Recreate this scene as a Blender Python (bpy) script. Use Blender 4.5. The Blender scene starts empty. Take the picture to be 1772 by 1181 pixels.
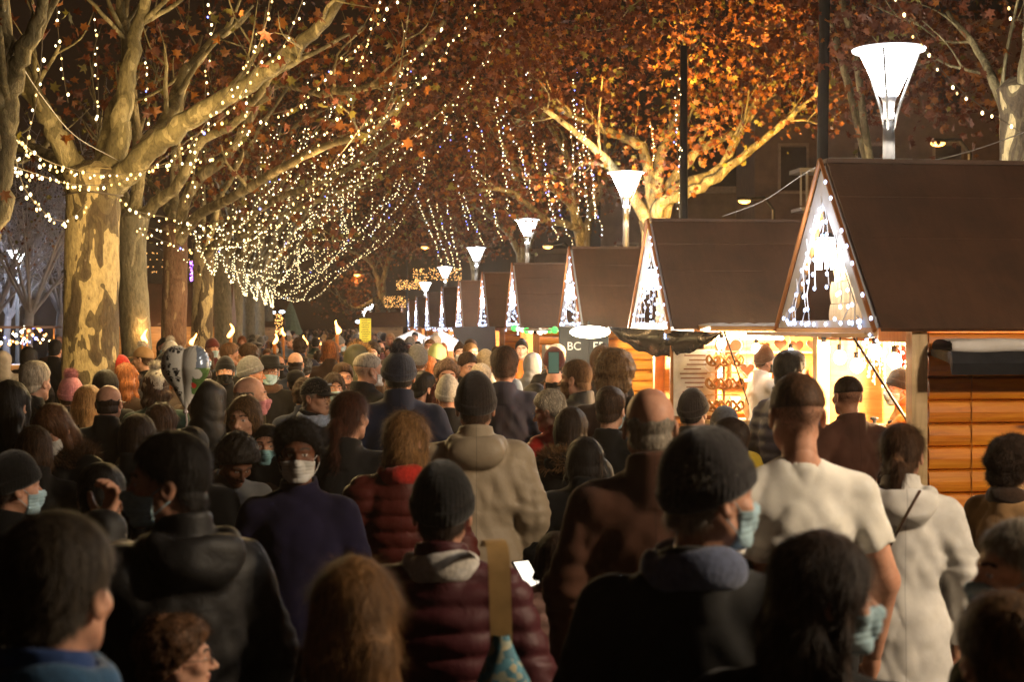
import bpy, math, random
import numpy as np
from mathutils import Vector, Matrix
random.seed(7); RNG = np.random.default_rng(7)
R = math.radians
scene = bpy.context.scene
COL = scene.collection

# ------------------------------------------------------------------ camera
F = 2560.0; HZ = 565.0; CAMZ = 1.98; YAW = R(6.73); W0 = 1772.0
SN, CN = math.sin(YAW), math.cos(YAW)
cam = bpy.data.cameras.new('camera'); camo = bpy.data.objects.new('camera', cam); COL.objects.link(camo)
cam.sensor_width = 36; cam.lens = 36 * F / W0; cam.shift_y = -(590.5 - HZ) / W0
cam.clip_end = 1500; cam.clip_start = 0.2
camo.location = (0, 0, CAMZ); camo.rotation_euler = (R(90), 0, -YAW)
cam.dof.use_dof = True; cam.dof.focus_distance = 12.5; cam.dof.aperture_fstop = 4.2
scene.camera = camo
# ------------------------------------------------------------------ view, world
scene.view_settings.view_transform = 'Standard'; scene.view_settings.look = 'None'
scene.view_settings.exposure = 0.62; scene.view_settings.gamma = 1
scene.cycles.use_light_tree = True
scene.cycles.max_bounces = 5; scene.cycles.diffuse_bounces = 2; scene.cycles.glossy_bounces = 2
scene.cycles.transmission_bounces = 4; scene.cycles.volume_bounces = 0
scene.cycles.sample_clamp_indirect = 3; scene.cycles.sample_clamp_direct = 30
w = bpy.data.worlds.new('World'); scene.world = w; w.use_nodes = True
nt = w.node_tree; bg = nt.nodes['Background']; bg.inputs[0].default_value = (0.75, 0.36, 0.16, 1); bg.inputs[1].default_value = 0.011
sky = nt.nodes.new('ShaderNodeTexSky'); sky.sky_type = 'NISHITA'; sky.sun_disc = False; sky.sun_elevation = R(-4); sky.sun_rotation = R(120)
bg2 = nt.nodes.new('ShaderNodeBackground'); bg2.inputs[1].default_value = 0.05; nt.links.new(sky.outputs[0], bg2.inputs[0])
ad = nt.nodes.new('ShaderNodeAddShader'); nt.links.new(bg.outputs[0], ad.inputs[0]); nt.links.new(bg2.outputs[0], ad.inputs[1])
nt.links.new(ad.outputs[0], nt.nodes['World Output'].inputs[0])
LIGHTK = 1.0
def lamp(name, loc, power, col, rad=0.15, parent=None, spot=None, aim=None):
    l = bpy.data.lights.new(name, 'SPOT' if spot else 'POINT'); l.energy = power * LIGHTK; l.color = col; l.shadow_soft_size = rad
    o = bpy.data.objects.new(name, l); COL.objects.link(o); o.location = loc
    if spot:
        l.spot_size = R(spot); l.spot_blend = .6
        o.rotation_euler = (Vector(aim) - Vector(loc)).to_track_quat('-Z', 'Y').to_euler()
    if parent: o.parent = parent
    return o
# pixel of the 1772 px photograph + distance -> world point
def at(px, py, d):
    xc = (px - 886) / F * d
    return np.array([xc * CN + d * SN, -xc * SN + d * CN, CAMZ + (HZ - py) / F * d])

# ------------------------------------------------------------------ materials
MATS = {}
def mat(name, build):
    if name in MATS: return MATS[name]
    m = bpy.data.materials.new(name); m.use_nodes = True
    nt = m.node_tree; b = nt.nodes['Principled BSDF']
    build(nt, b); MATS[name] = m; return m
def N(nt, t, **kw):
    n = nt.nodes.new(t)
    for k, v in kw.items(): setattr(n, k, v)
    return n
def coords(nt, scale=(1, 1, 1), kind='Object'):
    tc = N(nt, 'ShaderNodeTexCoord'); mp = N(nt, 'ShaderNodeMapping'); mp.inputs['Scale'].default_value = scale
    nt.links.new(tc.outputs[kind], mp.inputs[0]); return mp.outputs[0]
def noise(nt, vec, scale, detail=3, rough=.55, dist=0):
    n = N(nt, 'ShaderNodeTexNoise'); n.inputs['Scale'].default_value = scale; n.inputs['Detail'].default_value = detail
    n.inputs['Roughness'].default_value = rough; n.inputs['Distortion'].default_value = dist
    nt.links.new(vec, n.inputs['Vector']); return n.outputs['Fac']
def ramp(nt, fac, stops, interp='LINEAR'):
    r = N(nt, 'ShaderNodeValToRGB'); cr = r.color_ramp; cr.interpolation = interp
    while len(cr.elements) < len(stops): cr.elements.new(.5)
    for e, (p, c) in zip(cr.elements, stops): e.position = p; e.color = tuple(c) + (1,) if len(c) == 3 else c
    nt.links.new(fac, r.inputs[0]); return r.outputs[0]
def bump(nt, b, h, strength=.3, dist=.01):
    bp = N(nt, 'ShaderNodeBump'); bp.inputs['Strength'].default_value = strength; bp.inputs['Distance'].default_value = dist
    nt.links.new(h, bp.inputs['Height']); nt.links.new(bp.outputs[0], b.inputs['Normal'])
def mul(nt, a, b_, fac=1.0):
    m = N(nt, 'ShaderNodeMix', data_type='RGBA', blend_type='MULTIPLY'); m.inputs['Factor'].default_value = fac
    nt.links.new(a, m.inputs[6]); nt.links.new(b_, m.inputs[7]); return m.outputs[2]
def simple(name, col, rough=.7, metal=0, var=.25, vs=8, bs=0, spec=.4):
    def f(nt, b):
        v = coords(nt); n = noise(nt, v, vs, 4)
        c = ramp(nt, n, [(.25, [x * (1 - var) for x in col]), (.75, [min(1, x * (1 + var)) for x in col])])
        nt.links.new(c, b.inputs['Base Color']); b.inputs['Roughness'].default_value = rough; b.inputs['Metallic'].default_value = metal
        b.inputs['Specular IOR Level'].default_value = spec
        if bs: bump(nt, b, n, bs, .01)
    return mat(name, f)
def emit(name, col, s, sampling='NONE'):
    def f(nt, b):
        b.inputs['Base Color'].default_value = tuple(col) + (1,); b.inputs['Emission Color'].default_value = tuple(col) + (1,)
        b.inputs['Emission Strength'].default_value = s
    m = mat(name, f); m.cycles.emission_sampling = sampling; return m
def objmat(name, rough, kind):
    def f(nt, b):
        oi = N(nt, 'ShaderNodeObjectInfo'); v = coords(nt)
        b.inputs['Roughness'].default_value = rough; b.inputs['Specular IOR Level'].default_value = .22
        if kind in ('cloth', 'jersey'):
            n = noise(nt, v, 6, 4); c = ramp(nt, n, [(.3, (.72, .72, .72)), (.7, (1.15, 1.15, 1.15))])
            nt.links.new(mul(nt, oi.outputs['Color'], c), b.inputs['Base Color'])
            n2 = noise(nt, v, 160, 2); bump(nt, b, n2, .25, .002)
            b.inputs['Sheen Weight'].default_value = .08; b.inputs['Sheen Roughness'].default_value = .5
        if kind == 'shell':
            n = noise(nt, v, 4, 4); c = ramp(nt, n, [(.3, (.75, .75, .75)), (.7, (1.1, 1.1, 1.1))])
            nt.links.new(mul(nt, oi.outputs['Color'], c), b.inputs['Base Color'])
            n2 = noise(nt, v, 28, 4, .6, .6); bump(nt, b, n2, .35, .008); b.inputs['Specular IOR Level'].default_value = .35
        if kind in ('cloth', 'shell'):   # centre-back, yoke and hem seams
            sx = N(nt, 'ShaderNodeSeparateXYZ'); tc = N(nt, 'ShaderNodeTexCoord'); nt.links.new(tc.outputs['Object'], sx.inputs[0]); src = b.inputs['Base Color'].links[0].from_socket
            tot = None
            for ax, pos, wd in (('X', 0, .0016),):
                s_ = N(nt, 'ShaderNodeMath', operation='SUBTRACT'); nt.links.new(sx.outputs[ax], s_.inputs[0]); s_.inputs[1].default_value = pos
                ab = N(nt, 'ShaderNodeMath', operation='ABSOLUTE'); nt.links.new(s_.outputs[0], ab.inputs[0]); lt = N(nt, 'ShaderNodeMath', operation='LESS_THAN'); nt.links.new(ab.outputs[0], lt.inputs[0]); lt.inputs[1].default_value = wd
                if tot is None: tot = lt.outputs[0]
                else: mxx = N(nt, 'ShaderNodeMath', operation='MAXIMUM'); nt.links.new(tot, mxx.inputs[0]); nt.links.new(lt.outputs[0], mxx.inputs[1]); tot = mxx.outputs[0]
            sc_ = N(nt, 'ShaderNodeMix', data_type='RGBA', blend_type='MULTIPLY'); nt.links.new(tot, sc_.inputs['Factor']); nt.links.new(src, sc_.inputs[6]); sc_.inputs[7].default_value = (.6, .6, .6, 1); nt.links.new(sc_.outputs[2], b.inputs['Base Color'])
        if kind == 'skin':
            n = noise(nt, v, 22, 8, .7); c = ramp(nt, n, [(.3, (.74, .62, .58)), (.5, (.97, .93, .92)), (.7, (1.14, 1.10, 1.10))])
            nt.links.new(mul(nt, oi.outputs['Color'], c), b.inputs['Base Color'])
            b.inputs['Subsurface Weight'].default_value = .12; b.inputs['Subsurface Radius'].default_value = (.02, .008, .004); b.inputs['Subsurface Scale'].default_value = .5
            n2 = noise(nt, v, 120, 3); bump(nt, b, n2, .12, .002)
        if kind == 'hair':
            v2 = coords(nt, (1, 1, .12)); n = noise(nt, v2, 90, 3, .6, .4); c = ramp(nt, n, [(.3, (.45, .42, .4)), (.7, (1.5, 1.45, 1.35))])
            ge = N(nt, 'ShaderNodeNewGeometry'); c3 = ramp(nt, ge.outputs['Random Per Island'], [(0, (.4, .38, .36)), (.7, (1.2, 1.15, 1.1)), (1, (2.2, 2.1, 1.9))])
            nt.links.new(mul(nt, mul(nt, oi.outputs['Color'], c), c3), b.inputs['Base Color']); bump(nt, b, n, .7, .006); b.inputs['Roughness'].default_value = .55
            b.inputs['Specular IOR Level'].default_value = .22
        if kind == 'knit':
            n = noise(nt, v, 60, 3); c = ramp(nt, n, [(.3, (.7, .7, .7)), (.7, (1.2, 1.2, 1.2))])
            nt.links.new(mul(nt, oi.outputs['Color'], c), b.inputs['Base Color']); bump(nt, b, n, .6, .004)
            b.inputs['Sheen Weight'].default_value = .3
    return mat(name, f)
M_CLOTH = objmat('cloth', .85, 'cloth'); M_SHELL = objmat('jacket_shell', .58, 'shell'); M_SKIN = objmat('skin', .5, 'skin')
M_JERSEY = objmat('jersey', .9, 'jersey'); M_HAIR = objmat('hair', .55, 'hair'); M_KNIT = objmat('knit', .95, 'knit')
M_EYEW = simple('eye_white', (.6, .58, .55), .3, var=.02); M_IRIS = simple('iris', (.03, .02, .012), .2, var=.05); M_BROW = simple('brow', (.05, .03, .02), .8); M_LIP = simple('lip', (.38, .16, .12), .45, var=.08)
def bark(name, dark, mid, cream, t1, t2, sc=4.0):
    def f(nt, b):
        v = coords(nt, (1, 1, .42)); n = noise(nt, v, sc, 2.2, .45, .9)
        c = ramp(nt, n, [(0, dark), (t1, mid), (t2, cream)], 'CONSTANT')
        n2 = noise(nt, v, sc * 6, 7, .65); c2 = ramp(nt, n2, [(.3, (.5, .47, .45)), (.5, (.95, .93, .92)), (.7, (1.2, 1.17, 1.15))])
        nt.links.new(mul(nt, c, c2), b.inputs['Base Color']); b.inputs['Roughness'].default_value = .85
        m = N(nt, 'ShaderNodeMath', operation='MULTIPLY_ADD'); nt.links.new(n, m.inputs[0]); m.inputs[1].default_value = -1.6; nt.links.new(n2, m.inputs[2])
        bump(nt, b, m.outputs[0], .8, .03)
    return mat(name, f)
BK_HERO = bark('plane_bark_patchy', (.085, .06, .032), (.13, .10, .05), (.50, .40, .20), .45, .515, 5.2)
BK_GREY = bark('plane_bark_grey', (.13, .12, .075), (.17, .155, .10), (.30, .27, .17), .40, .66, 4)
BK_RED = bark('plane_bark_russet', (.16, .085, .045), (.20, .115, .065), (.38, .27, .15), .5, .62, 5)
BK_LIMB = bark('plane_bark_limb', (.15, .125, .06), (.23, .195, .095), (.40, .34, .18), .46, .57, 6)
def leafm(name, col):
    def f(nt, b):
        v = coords(nt); n = noise(nt, v, 3, 3); c = ramp(nt, n, [(.3, [x * .55 for x in col]), (.7, [x * 1.4 for x in col])])
        nt.links.new(c, b.inputs['Base Color']); b.inputs['Roughness'].default_value = .6
        tr = N(nt, 'ShaderNodeBsdfTranslucent'); nt.links.new(c, tr.inputs[0])
        mx = N(nt, 'ShaderNodeMixShader'); mx.inputs[0].default_value = .35
        nt.links.new(b.outputs[0], mx.inputs[1]); nt.links.new(tr.outputs[0], mx.inputs[2])
        nt.links.new(mx.outputs[0], nt.nodes['Material Output'].inputs[0])
    return mat(name, f)
LEAF = [leafm('leaf_rust', (.13, .032, .007)), leafm('leaf_amber', (.26, .09, .012)), leafm('leaf_olive', (.20, .17, .03))]
def woodm(name, c1, c2, vertical=False, rough=.45):
    def f(nt, b):
        v = coords(nt, (7, 7, .7) if vertical else (.8, .8, 9)); n = noise(nt, v, 3, 5, .6, .7)
        c = ramp(nt, n, [(.25, [q * .62 for q in c1]), (.42, c1), (.7, c2)])
        vo = N(nt, 'ShaderNodeTexVoronoi'); vo.inputs['Scale'].default_value = 1.0; nt.links.new(coords(nt, (3.2, 3.2, 1.3) if vertical else (1.6, 3.5, 5.5)), vo.inputs['Vector']); kn = ramp(nt, vo.outputs['Distance'], [(.04, (.22, .16, .12)), (.09, (.8, .75, .7)), (.14, (1, 1, 1))])
        n5 = noise(nt, coords(nt, (.5, .5, 7)), 1.0, 2); lg = ramp(nt, n5, [(.35, (.78, .74, .7)), (.65, (1.12, 1.1, 1.08))])
        nt.links.new(mul(nt, mul(nt, c, kn), lg), b.inputs['Base Color']); b.inputs['Roughness'].default_value = rough
        bump(nt, b, n, .15, .004)
    return mat(name, f)
W_LOG = woodm('varnished_log', (.74, .23, .012), (.90, .36, .025)); W_POST = woodm('varnished_post', (.36, .13, .02), (.50, .20, .035), True)
W_PALE = woodm('pale_wood', (.62, .44, .22), (.78, .60, .34), True); W_WALL = woodm('stall_wood', (.42, .21, .06), (.58, .33, .11))
def feltb(nt, b):
    v = coords(nt); v2 = coords(nt, (2.2, .35, .35)); n = noise(nt, v, 1.6, 6, .65, .4); n2 = noise(nt, v2, 5, 4, .6, .8); n3 = noise(nt, v, 60, 4)
    c = ramp(nt, n, [(.3, (.058, .027, .013)), (.55, (.090, .040, .019)), (.75, (.115, .053, .027))]); c2 = ramp(nt, n2, [(.35, (.88, .87, .86)), (.6, (1.03, 1.03, 1.03))])
    nt.links.new(mul(nt, c, c2), b.inputs['Base Color']); b.inputs['Roughness'].default_value = .68; m = N(nt, 'ShaderNodeMath', operation='MULTIPLY_ADD'); nt.links.new(n3, m.inputs[0]); m.inputs[1].default_value = .25; nt.links.new(n, m.inputs[2]); bump(nt, b, m.outputs[0], .5, .02)
M_FELT = mat('roof_felt', feltb)
M_DARK = simple('dark_metal', (.03, .03, .032), .45, .4); M_POLE = simple('lamp_pole_paint', (.10, .095, .09), .45, .2)
M_BARGE = simple('painted_bargeboard', (.42, .42, .45), .6, var=.15); M_TARP = simple('black_tarp', (.018, .018, .02), .25, bs=.4, vs=14)
M_WIRE = simple('wire', (.10, .075, .05), .6); M_WIREW = simple('white_wire', (.75, .75, .78), .5)
E_WARM = emit('warm_bulb', (1, .66, .22), 2.0); E_COOL = emit('cool_bulb', (.72, .84, 1), 4); E_BLUE = emit('blue_bulb', (.15, .2, 1), 5)
E_CORE = emit('warm_bulb_core', (1, .80, .42), 3.6)
E_ICE = emit('icicle_bulb', (.50, .66, 1), 3); E_AMB = emit('amber_bulb', (1, .50, .14), 2.2)
M_TRIM = simple('trim_brown', (.30, .10, .02), .6)
M_CABLE = simple('cable_grey', (.35, .33, .31), .6)
# ------------------------------------------------------------------ mesh builder
class MB:
    def __init__(s): s.V = []; s.F = []; s.n = 0
    def add(s, V, Fc, mi=0):
        V = np.asarray(V, float).reshape(-1, 3); s.V.append(V)
        for f in ([Fc] if isinstance(Fc, np.ndarray) else group_faces(Fc)): s.F.append((f + s.n, mi))
        s.n += len(V); return s
    def box(s, c, sz, mi=0, rz=0, M=None):
        sx, sy, sz_ = [q / 2 for q in sz]
        V = np.array([[x * sx, y * sy, z * sz_] for z in (-1, 1) for y in (-1, 1) for x in (-1, 1)])
        if rz: a = np.array([[math.cos(rz), -math.sin(rz), 0], [math.sin(rz), math.cos(rz), 0], [0, 0, 1]]); V = V @ a.T
        if M is not None: V = V @ np.array(M).T
        return s.add(V + np.array(c), np.array([[0, 2, 3, 1], [4, 5, 7, 6], [0, 1, 5, 4], [2, 6, 7, 3], [0, 4, 6, 2], [1, 3, 7, 5]]), mi)
    def tube(s, P, r, n=8, mi=0, cap=True, noise_=0, flat=1.0):
        P = np.asarray(P, float); k = len(P); r = np.broadcast_to(np.asarray(r, float), (k,))
        T = np.gradient(P, axis=0); T /= np.linalg.norm(T, axis=1)[:, None] + 1e-9
        up = np.array([0.31, .17, .93]) if abs(T[0][2]) < .9 else np.array([.93, .21, .1])
        a = np.arange(n) / n * 2 * np.pi; V = []
        u = np.cross(T[0], up); u /= np.linalg.norm(u)
        for i in range(k):
            u = u - T[i] * (u @ T[i]); u /= np.linalg.norm(u) + 1e-9; v = np.cross(T[i], u)
            rr = r[i] * (1 + (RNG.normal(0, noise_, n) if noise_ else 0))
            V.append(P[i] + (np.cos(a) * rr)[:, None] * u + (np.sin(a) * rr * flat)[:, None] * v)
        V = np.concatenate(V); j = np.arange(n); j2 = (j + 1) % n
        Q = np.concatenate([np.stack([i * n + j, i * n + j2, (i + 1) * n + j2, (i + 1) * n + j], 1) for i in range(k - 1)])
        base = s.n; s.add(V, Q, mi)
        if cap:
            s.F.append((np.array([list(range(n))[::-1]]) + base, mi)); s.F.append((np.array([list(range(n))]) + base + (k - 1) * n, mi))
        return s
    def lathe(s, prof, c=(0, 0, 0), n=16, mi=0, sy=1.0):
        a = np.arange(n) / n * 2 * np.pi; V = []
        for r, z in prof: V.append(np.stack([np.cos(a) * r, np.sin(a) * r * sy, np.full(n, z)], 1))
        V = np.concatenate(V) + np.array(c); k = len(prof); j = np.arange(n); j2 = (j + 1) % n
        Q = np.concatenate([np.stack([i * n + j, i * n + j2, (i + 1) * n + j2, (i + 1) * n + j], 1) for i in range(k - 1)])
        base = s.n; s.add(V, Q, mi); s.F.append((np.array([list(range(n))[::-1]]) + base, mi)); s.F.append((np.array([list(range(n))]) + base + (k - 1) * n, mi))
        return s
    def ball(s, c, r, mi=0, n=8, m=5, sc=(1, 1, 1)):
        prof = [(math.sin(t) * r, -math.cos(t) * r) for t in np.linspace(.15, math.pi - .15, m)]
        b = MB(); b.lathe(prof, n=n); V = np.concatenate(b.V) * np.array(sc) + np.array(c)
        base = s.n; s.V.append(V); s.n += len(V)
        for f, _ in b.F: s.F.append((f + base, mi))
        return s
    def prism(s, pts, y0, y1, mi=0, axes=(0, 2, 1)):
        """outline pts (a,b) extruded between y0,y1; axes: where a,b,extrusion go"""
        n = len(pts); V = np.zeros((2 * n, 3))
        for q, y in enumerate((y0, y1)):
            for i, (a, b) in enumerate(pts): V[q * n + i, axes[0]] = a; V[q * n + i, axes[1]] = b; V[q * n + i, axes[2]] = y
        Fs = [list(range(n)), list(range(2 * n - 1, n - 1, -1))]; base = s.n
        s.V.append(V); s.n += 2 * n
        for f in Fs: s.F.append((np.array([f]) + base, mi))
        s.F.append((np.array([[i, n + i, n + (i + 1) % n, (i + 1) % n] for i in range(n)]) + base, mi)); return s
    def mesh(s, name, mats, smooth=False):
        V = np.concatenate(s.V) if s.V else np.zeros((0, 3)); me = bpy.data.meshes.new(name)
        me.vertices.add(len(V)); me.vertices.foreach_set('co', V.astype(np.float32).ravel())
        loops = np.concatenate([f.ravel() for f, _ in s.F]); cnt = np.concatenate([np.full(len(f), f.shape[1]) for f, _ in s.F]); mi = np.concatenate([np.full(len(f), m) for f, m in s.F])
        st = np.concatenate([[0], np.cumsum(cnt)[:-1]])
        me.loops.add(len(loops)); me.loops.foreach_set('vertex_index', loops.astype(np.int32))
        me.polygons.add(len(cnt)); me.polygons.foreach_set('loop_start', st.astype(np.int32))
        me.polygons.foreach_set('material_index', mi.astype(np.int32)); me.polygons.foreach_set('use_smooth', np.full(len(cnt), smooth))
        me.update(calc_edges=True); me.validate()
        for m in (mats if isinstance(mats, (list, tuple)) else [mats]): me.materials.append(m)
        return me
    def obj(s, name, mats, parent=None, smooth=False, loc=None, **kw):
        return link(name, s.mesh(name, mats, smooth), parent, loc, **kw)
def group_faces(Fc):
    d = {}
    for f in Fc: d.setdefault(len(f), []).append(f)
    return [np.array(v) for v in d.values()]
def link(name, me, parent=None, loc=None, label=None, cat=None, group=None, kind=None, color=None):
    o = bpy.data.objects.new(name, me); COL.objects.link(o)
    if parent is not None: o.parent = parent
    if loc is not None: o.location = loc
    if label: o['label'] = label
    if cat: o['category'] = cat
    if group: o['group'] = group
    if kind: o['kind'] = kind
    if color: o.color = tuple(color[:3]) + (1,)
    return o
def thing(name, label, cat, loc=(0, 0, 0), rz=0, group=None, kind=None):
    o = link(name, None, None, loc, label, cat, group, kind); o.rotation_euler = (0, 0, rz); o.empty_display_size = .1; return o
# ------------------------------------------------------------------ signed distance modelling
def seg(P, a, b, ra, rb):
    a = np.array(a, np.float32); b = np.array(b, np.float32); ab = b - a
    t = np.clip(((P - a) @ ab) / (ab @ ab + 1e-12), 0, 1)
    return np.linalg.norm(P - a - t[..., None] * ab, axis=-1) - (ra + (rb - ra) * t)
def ell(P, c, r, rx=0, ry=0):
    Q = P - np.array(c, np.float32)
    if rx or ry:
        m = np.array(Matrix.Rotation(rx, 3, 'X') @ Matrix.Rotation(ry, 3, 'Y'), np.float32); Q = Q @ m
    r = np.array(r, np.float32); k0 = np.linalg.norm(Q / r, axis=-1); k1 = np.linalg.norm(Q / (r * r), axis=-1) + 1e-6
    return k0 * (k0 - 1) / k1
def smin(a, b, k):
    h = np.clip(.5 + .5 * (b - a) / k, 0, 1); return b * (1 - h) + a * h - k * h * (1 - h)
def smax(a, b, k): return -smin(-a, -b, k)
def wob(P, f, seed):
    r = np.random.default_rng(seed); s = 0
    for i in range(5):
        d = r.normal(size=3); d /= np.linalg.norm(d); fr = f * (1 + .55 * i)
        s = s + np.sin(P @ (d * fr).astype(np.float32) + r.uniform(0, 6.3) + 1.3 * np.sin(P @ (r.normal(size=3) * f * .5).astype(np.float32))) / (1 + .45 * i)
    return s / 2.6
def surf(fn, lo, hi, h):
    lo = np.array(lo, np.float32); hi = np.array(hi, np.float32); ax = [np.arange(lo[i], hi[i] + h, h, dtype=np.float32) for i in range(3)]
    P = np.stack(np.meshgrid(*ax, indexing='ij'), -1); D = fn(P).astype(np.float32); S = D < 0
    nx, ny, nz = D.shape; acc = np.zeros((nx - 1, ny - 1, nz - 1, 3), np.float32); cnt = np.zeros((nx - 1, ny - 1, nz - 1), np.float32)
    sl = lambda o: tuple(slice(o[i], D.shape[i] - 1 + o[i]) for i in range(3))
    for a in range(3):
        for u in (0, 1):
            for v in (0, 1):
                o0 = [0, 0, 0]; o0[(a + 1) % 3] = u; o0[(a + 2) % 3] = v; o1 = list(o0); o1[a] = 1
                d0, d1 = D[sl(o0)], D[sl(o1)]; m = (d0 < 0) != (d1 < 0); t = np.where(m, d0 / np.where(m, d0 - d1, 1), 0)
                p = np.zeros(acc.shape, np.float32) + np.array(o0, np.float32); p[..., a] += t
                acc += p * m[..., None]; cnt += m
    act = cnt > 0; idx = np.full(act.shape, -1); idx[act] = np.arange(act.sum())
    I = np.stack(np.nonzero(act), -1); V = (I + acc[act] / cnt[act][:, None]) * h + lo
    Qs = []
    for a in range(3):
        b, c = (a + 1) % 3, (a + 2) % 3
        s0 = [slice(None)] * 3; s1 = [slice(None)] * 3; s0[a] = slice(0, -1); s1[a] = slice(1, None)
        for q in (b, c): s0[q] = slice(1, -1); s1[q] = slice(1, -1)
        A, B = S[tuple(s0)], S[tuple(s1)]; m = A != B; e = np.stack(np.nonzero(m), -1)
        if not len(e): continue
        e[:, b] += 1; e[:, c] += 1
        def g(db, dc): q = e.copy(); q[:, b] += db; q[:, c] += dc; return idx[q[:, 0], q[:, 1], q[:, 2]]
        Q = np.stack([g(-1, -1), g(0, -1), g(0, 0), g(-1, 0)], 1); fl = ~A[m]; Q[fl] = Q[fl][:, ::-1]; Qs.append(Q)
    return V.astype(float), np.concatenate(Qs)
def normals(V, Q):
    n = np.zeros_like(V); fn = np.cross(V[Q[:, 2]] - V[Q[:, 0]], V[Q[:, 3]] - V[Q[:, 1]])
    for k in range(4): np.add.at(n, Q[:, k], fn)
    return n / (np.linalg.norm(n, axis=1)[:, None] + 1e-12)
def ribbons(mb, V, Nn, count, ln, wd, seed, flow='down', lift=.25, mi=0):
    r = np.random.default_rng(seed); i = r.integers(0, len(V), count); p = V[i]; n = Nn[i]
    if flow == 'down': t = np.tile([0, -.25, -1.], (count, 1)) + r.normal(0, .25, (count, 3))
    elif flow == 'fuzz': t = n * 1.0 + r.normal(0, .5, (count, 3))
    else: t = r.normal(0, 1, (count, 3))
    if flow != 'fuzz': t = t - n * (t * n).sum(1)[:, None]
    t /= np.linalg.norm(t, axis=1)[:, None] + 1e-9; L = ln * r.uniform(.5, 1.3, count)[:, None]
    s = np.cross(t, n); s /= np.linalg.norm(s, axis=1)[:, None] + 1e-9; s = s * wd / 2
    lf = n * lift; p0 = p - n * .001; p1 = p + (t + lf) * L * .5; p2 = p + (t + lf * 1.6 + r.normal(0, .18, (count, 3))) * L
    A = np.stack([p0 - s, p0 + s, p1 + s * .8, p1 - s * .8, p2 + s * .2, p2 - s * .2], 1).reshape(-1, 3)
    k = np.arange(count)[:, None] * 6
    mb.add(A, np.concatenate([k + [0, 1, 2, 3], k + [3, 2, 4, 5]]), mi)
# ------------------------------------------------------------------ people
EY = .031
def head_sdf(P, fem=False, o=0.0):
    Q = P.copy(); Q[..., 0] = np.abs(Q[..., 0])
    d = ell(P, (0, -.012, .043), (.077, .097, .090))
    d = smin(d, ell(P, (0, .03, -.025), (.060, .066, .080)), .03)
    d = smin(d, seg(Q, (.048, .005, -.052), (.016, .072, -.092), .017 if fem else .021, .015 if fem else .019), .03)
    d = smin(d, seg(P, (0, .074, -.094), (0, .078, -.09), .017, .017), .02)
    d = smin(d, seg(Q, (.008, .088, .030), (.046, .066, .030), .010, .010), .018)
    d = smin(d, ell(Q, (.045, .058, -.018), (.022, .022, .02)), .02)
    d = smax(d, -ell(Q, (EY, .103, .010), (.020, .016, .013)), .012)
    d = smin(d, seg(Q, (EY, .0745, .010), (EY, .0746, .010), .0125, .0125), .003)
    d = smin(d, seg(P, (0, .090, .014), (0, .117, -.026), .006, .0115), .011)
    d = smin(d, ell(Q, (.012, .102, -.030), (.009, .011, .008)), .008)
    d = smin(d, ell(P, (0, .093, -.052), (.022, .010, .005)), .006); d = smin(d, ell(P, (0, .0915, -.063), (.019, .010, .006)), .006)
    if o == 0:
        e = ell(Q, (.083, -.012, -.002), (.009, .021, .033), .18); e = smax(e, -ell(Q, (.092, -.006, .0), (.008, .010, .016)), .004)
        d = smin(d, e, .008)
    return d - o
def neck_sdf(P): return seg(P, (0, -.022, -.04), (0, -.045, -.20), .050, .060)
def arm_pts(arms, s):
    E, Wr = {'down': ((.255, -.035, 1.12), (.26, .05, .87)), 'pocket': ((.275, -.09, 1.13), (.20, .07, .96)), 'phone': ((.245, .03, 1.13), (.085, .27, 1.25)),
             'face': ((.26, .16, 1.20), (.12, .27, 1.47)), 'up': ((.29, .17, 1.30), (.16, .30, 1.53)), 'reach': ((.27, .2, 1.18), (.2, .45, 1.16)),
             'bag': ((.27, -.05, 1.14), (.16, .18, 1.08))}[arms]
    f = lambda p: (p[0] * s, p[1], p[2]); return (.186 * s, -.012, 1.372), f((E[0] + .012, E[1], E[2])), f(Wr)
HP = (0, -.03, 1.50)   # head pivot
HC = (0, .012, 1.622)  # head centre
HCACHE = {}
def head_mesh(fem):
    if fem in HCACHE: return HCACHE[fem]
    def fn(P): return smin(head_sdf(P, fem), neck_sdf(P), .03)
    V, Q = surf(fn, (-.105, -.125, -.19), (.105, .135, .145), .0042)
    c = V[Q].mean(1); x, y, z = np.abs(c[:, 0]), c[:, 1], c[:, 2]; mi = np.zeros(len(Q), int)
    eye = (np.hypot(x - EY, (z - .010) * 1.9) < .0105) & (y > .077); mi[eye] = 1; mi[eye & (np.hypot(x - EY, z - .010) < .0055)] = 2
    bz = .0335 + .004 * np.sin((x - .01) / .045 * 3.1); mi[(np.abs(z - bz) < .0045) & (x > .012) & (x < .052) & (y > .055)] = 3
    mi[(y > .085) & (np.abs(z + .0575) < .010) & (x < .023 - np.abs(z + .0575) * .8)] = 4
    HCACHE[fem] = (V, Q, mi); return HCACHE[fem]
HANDC = {}
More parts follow.
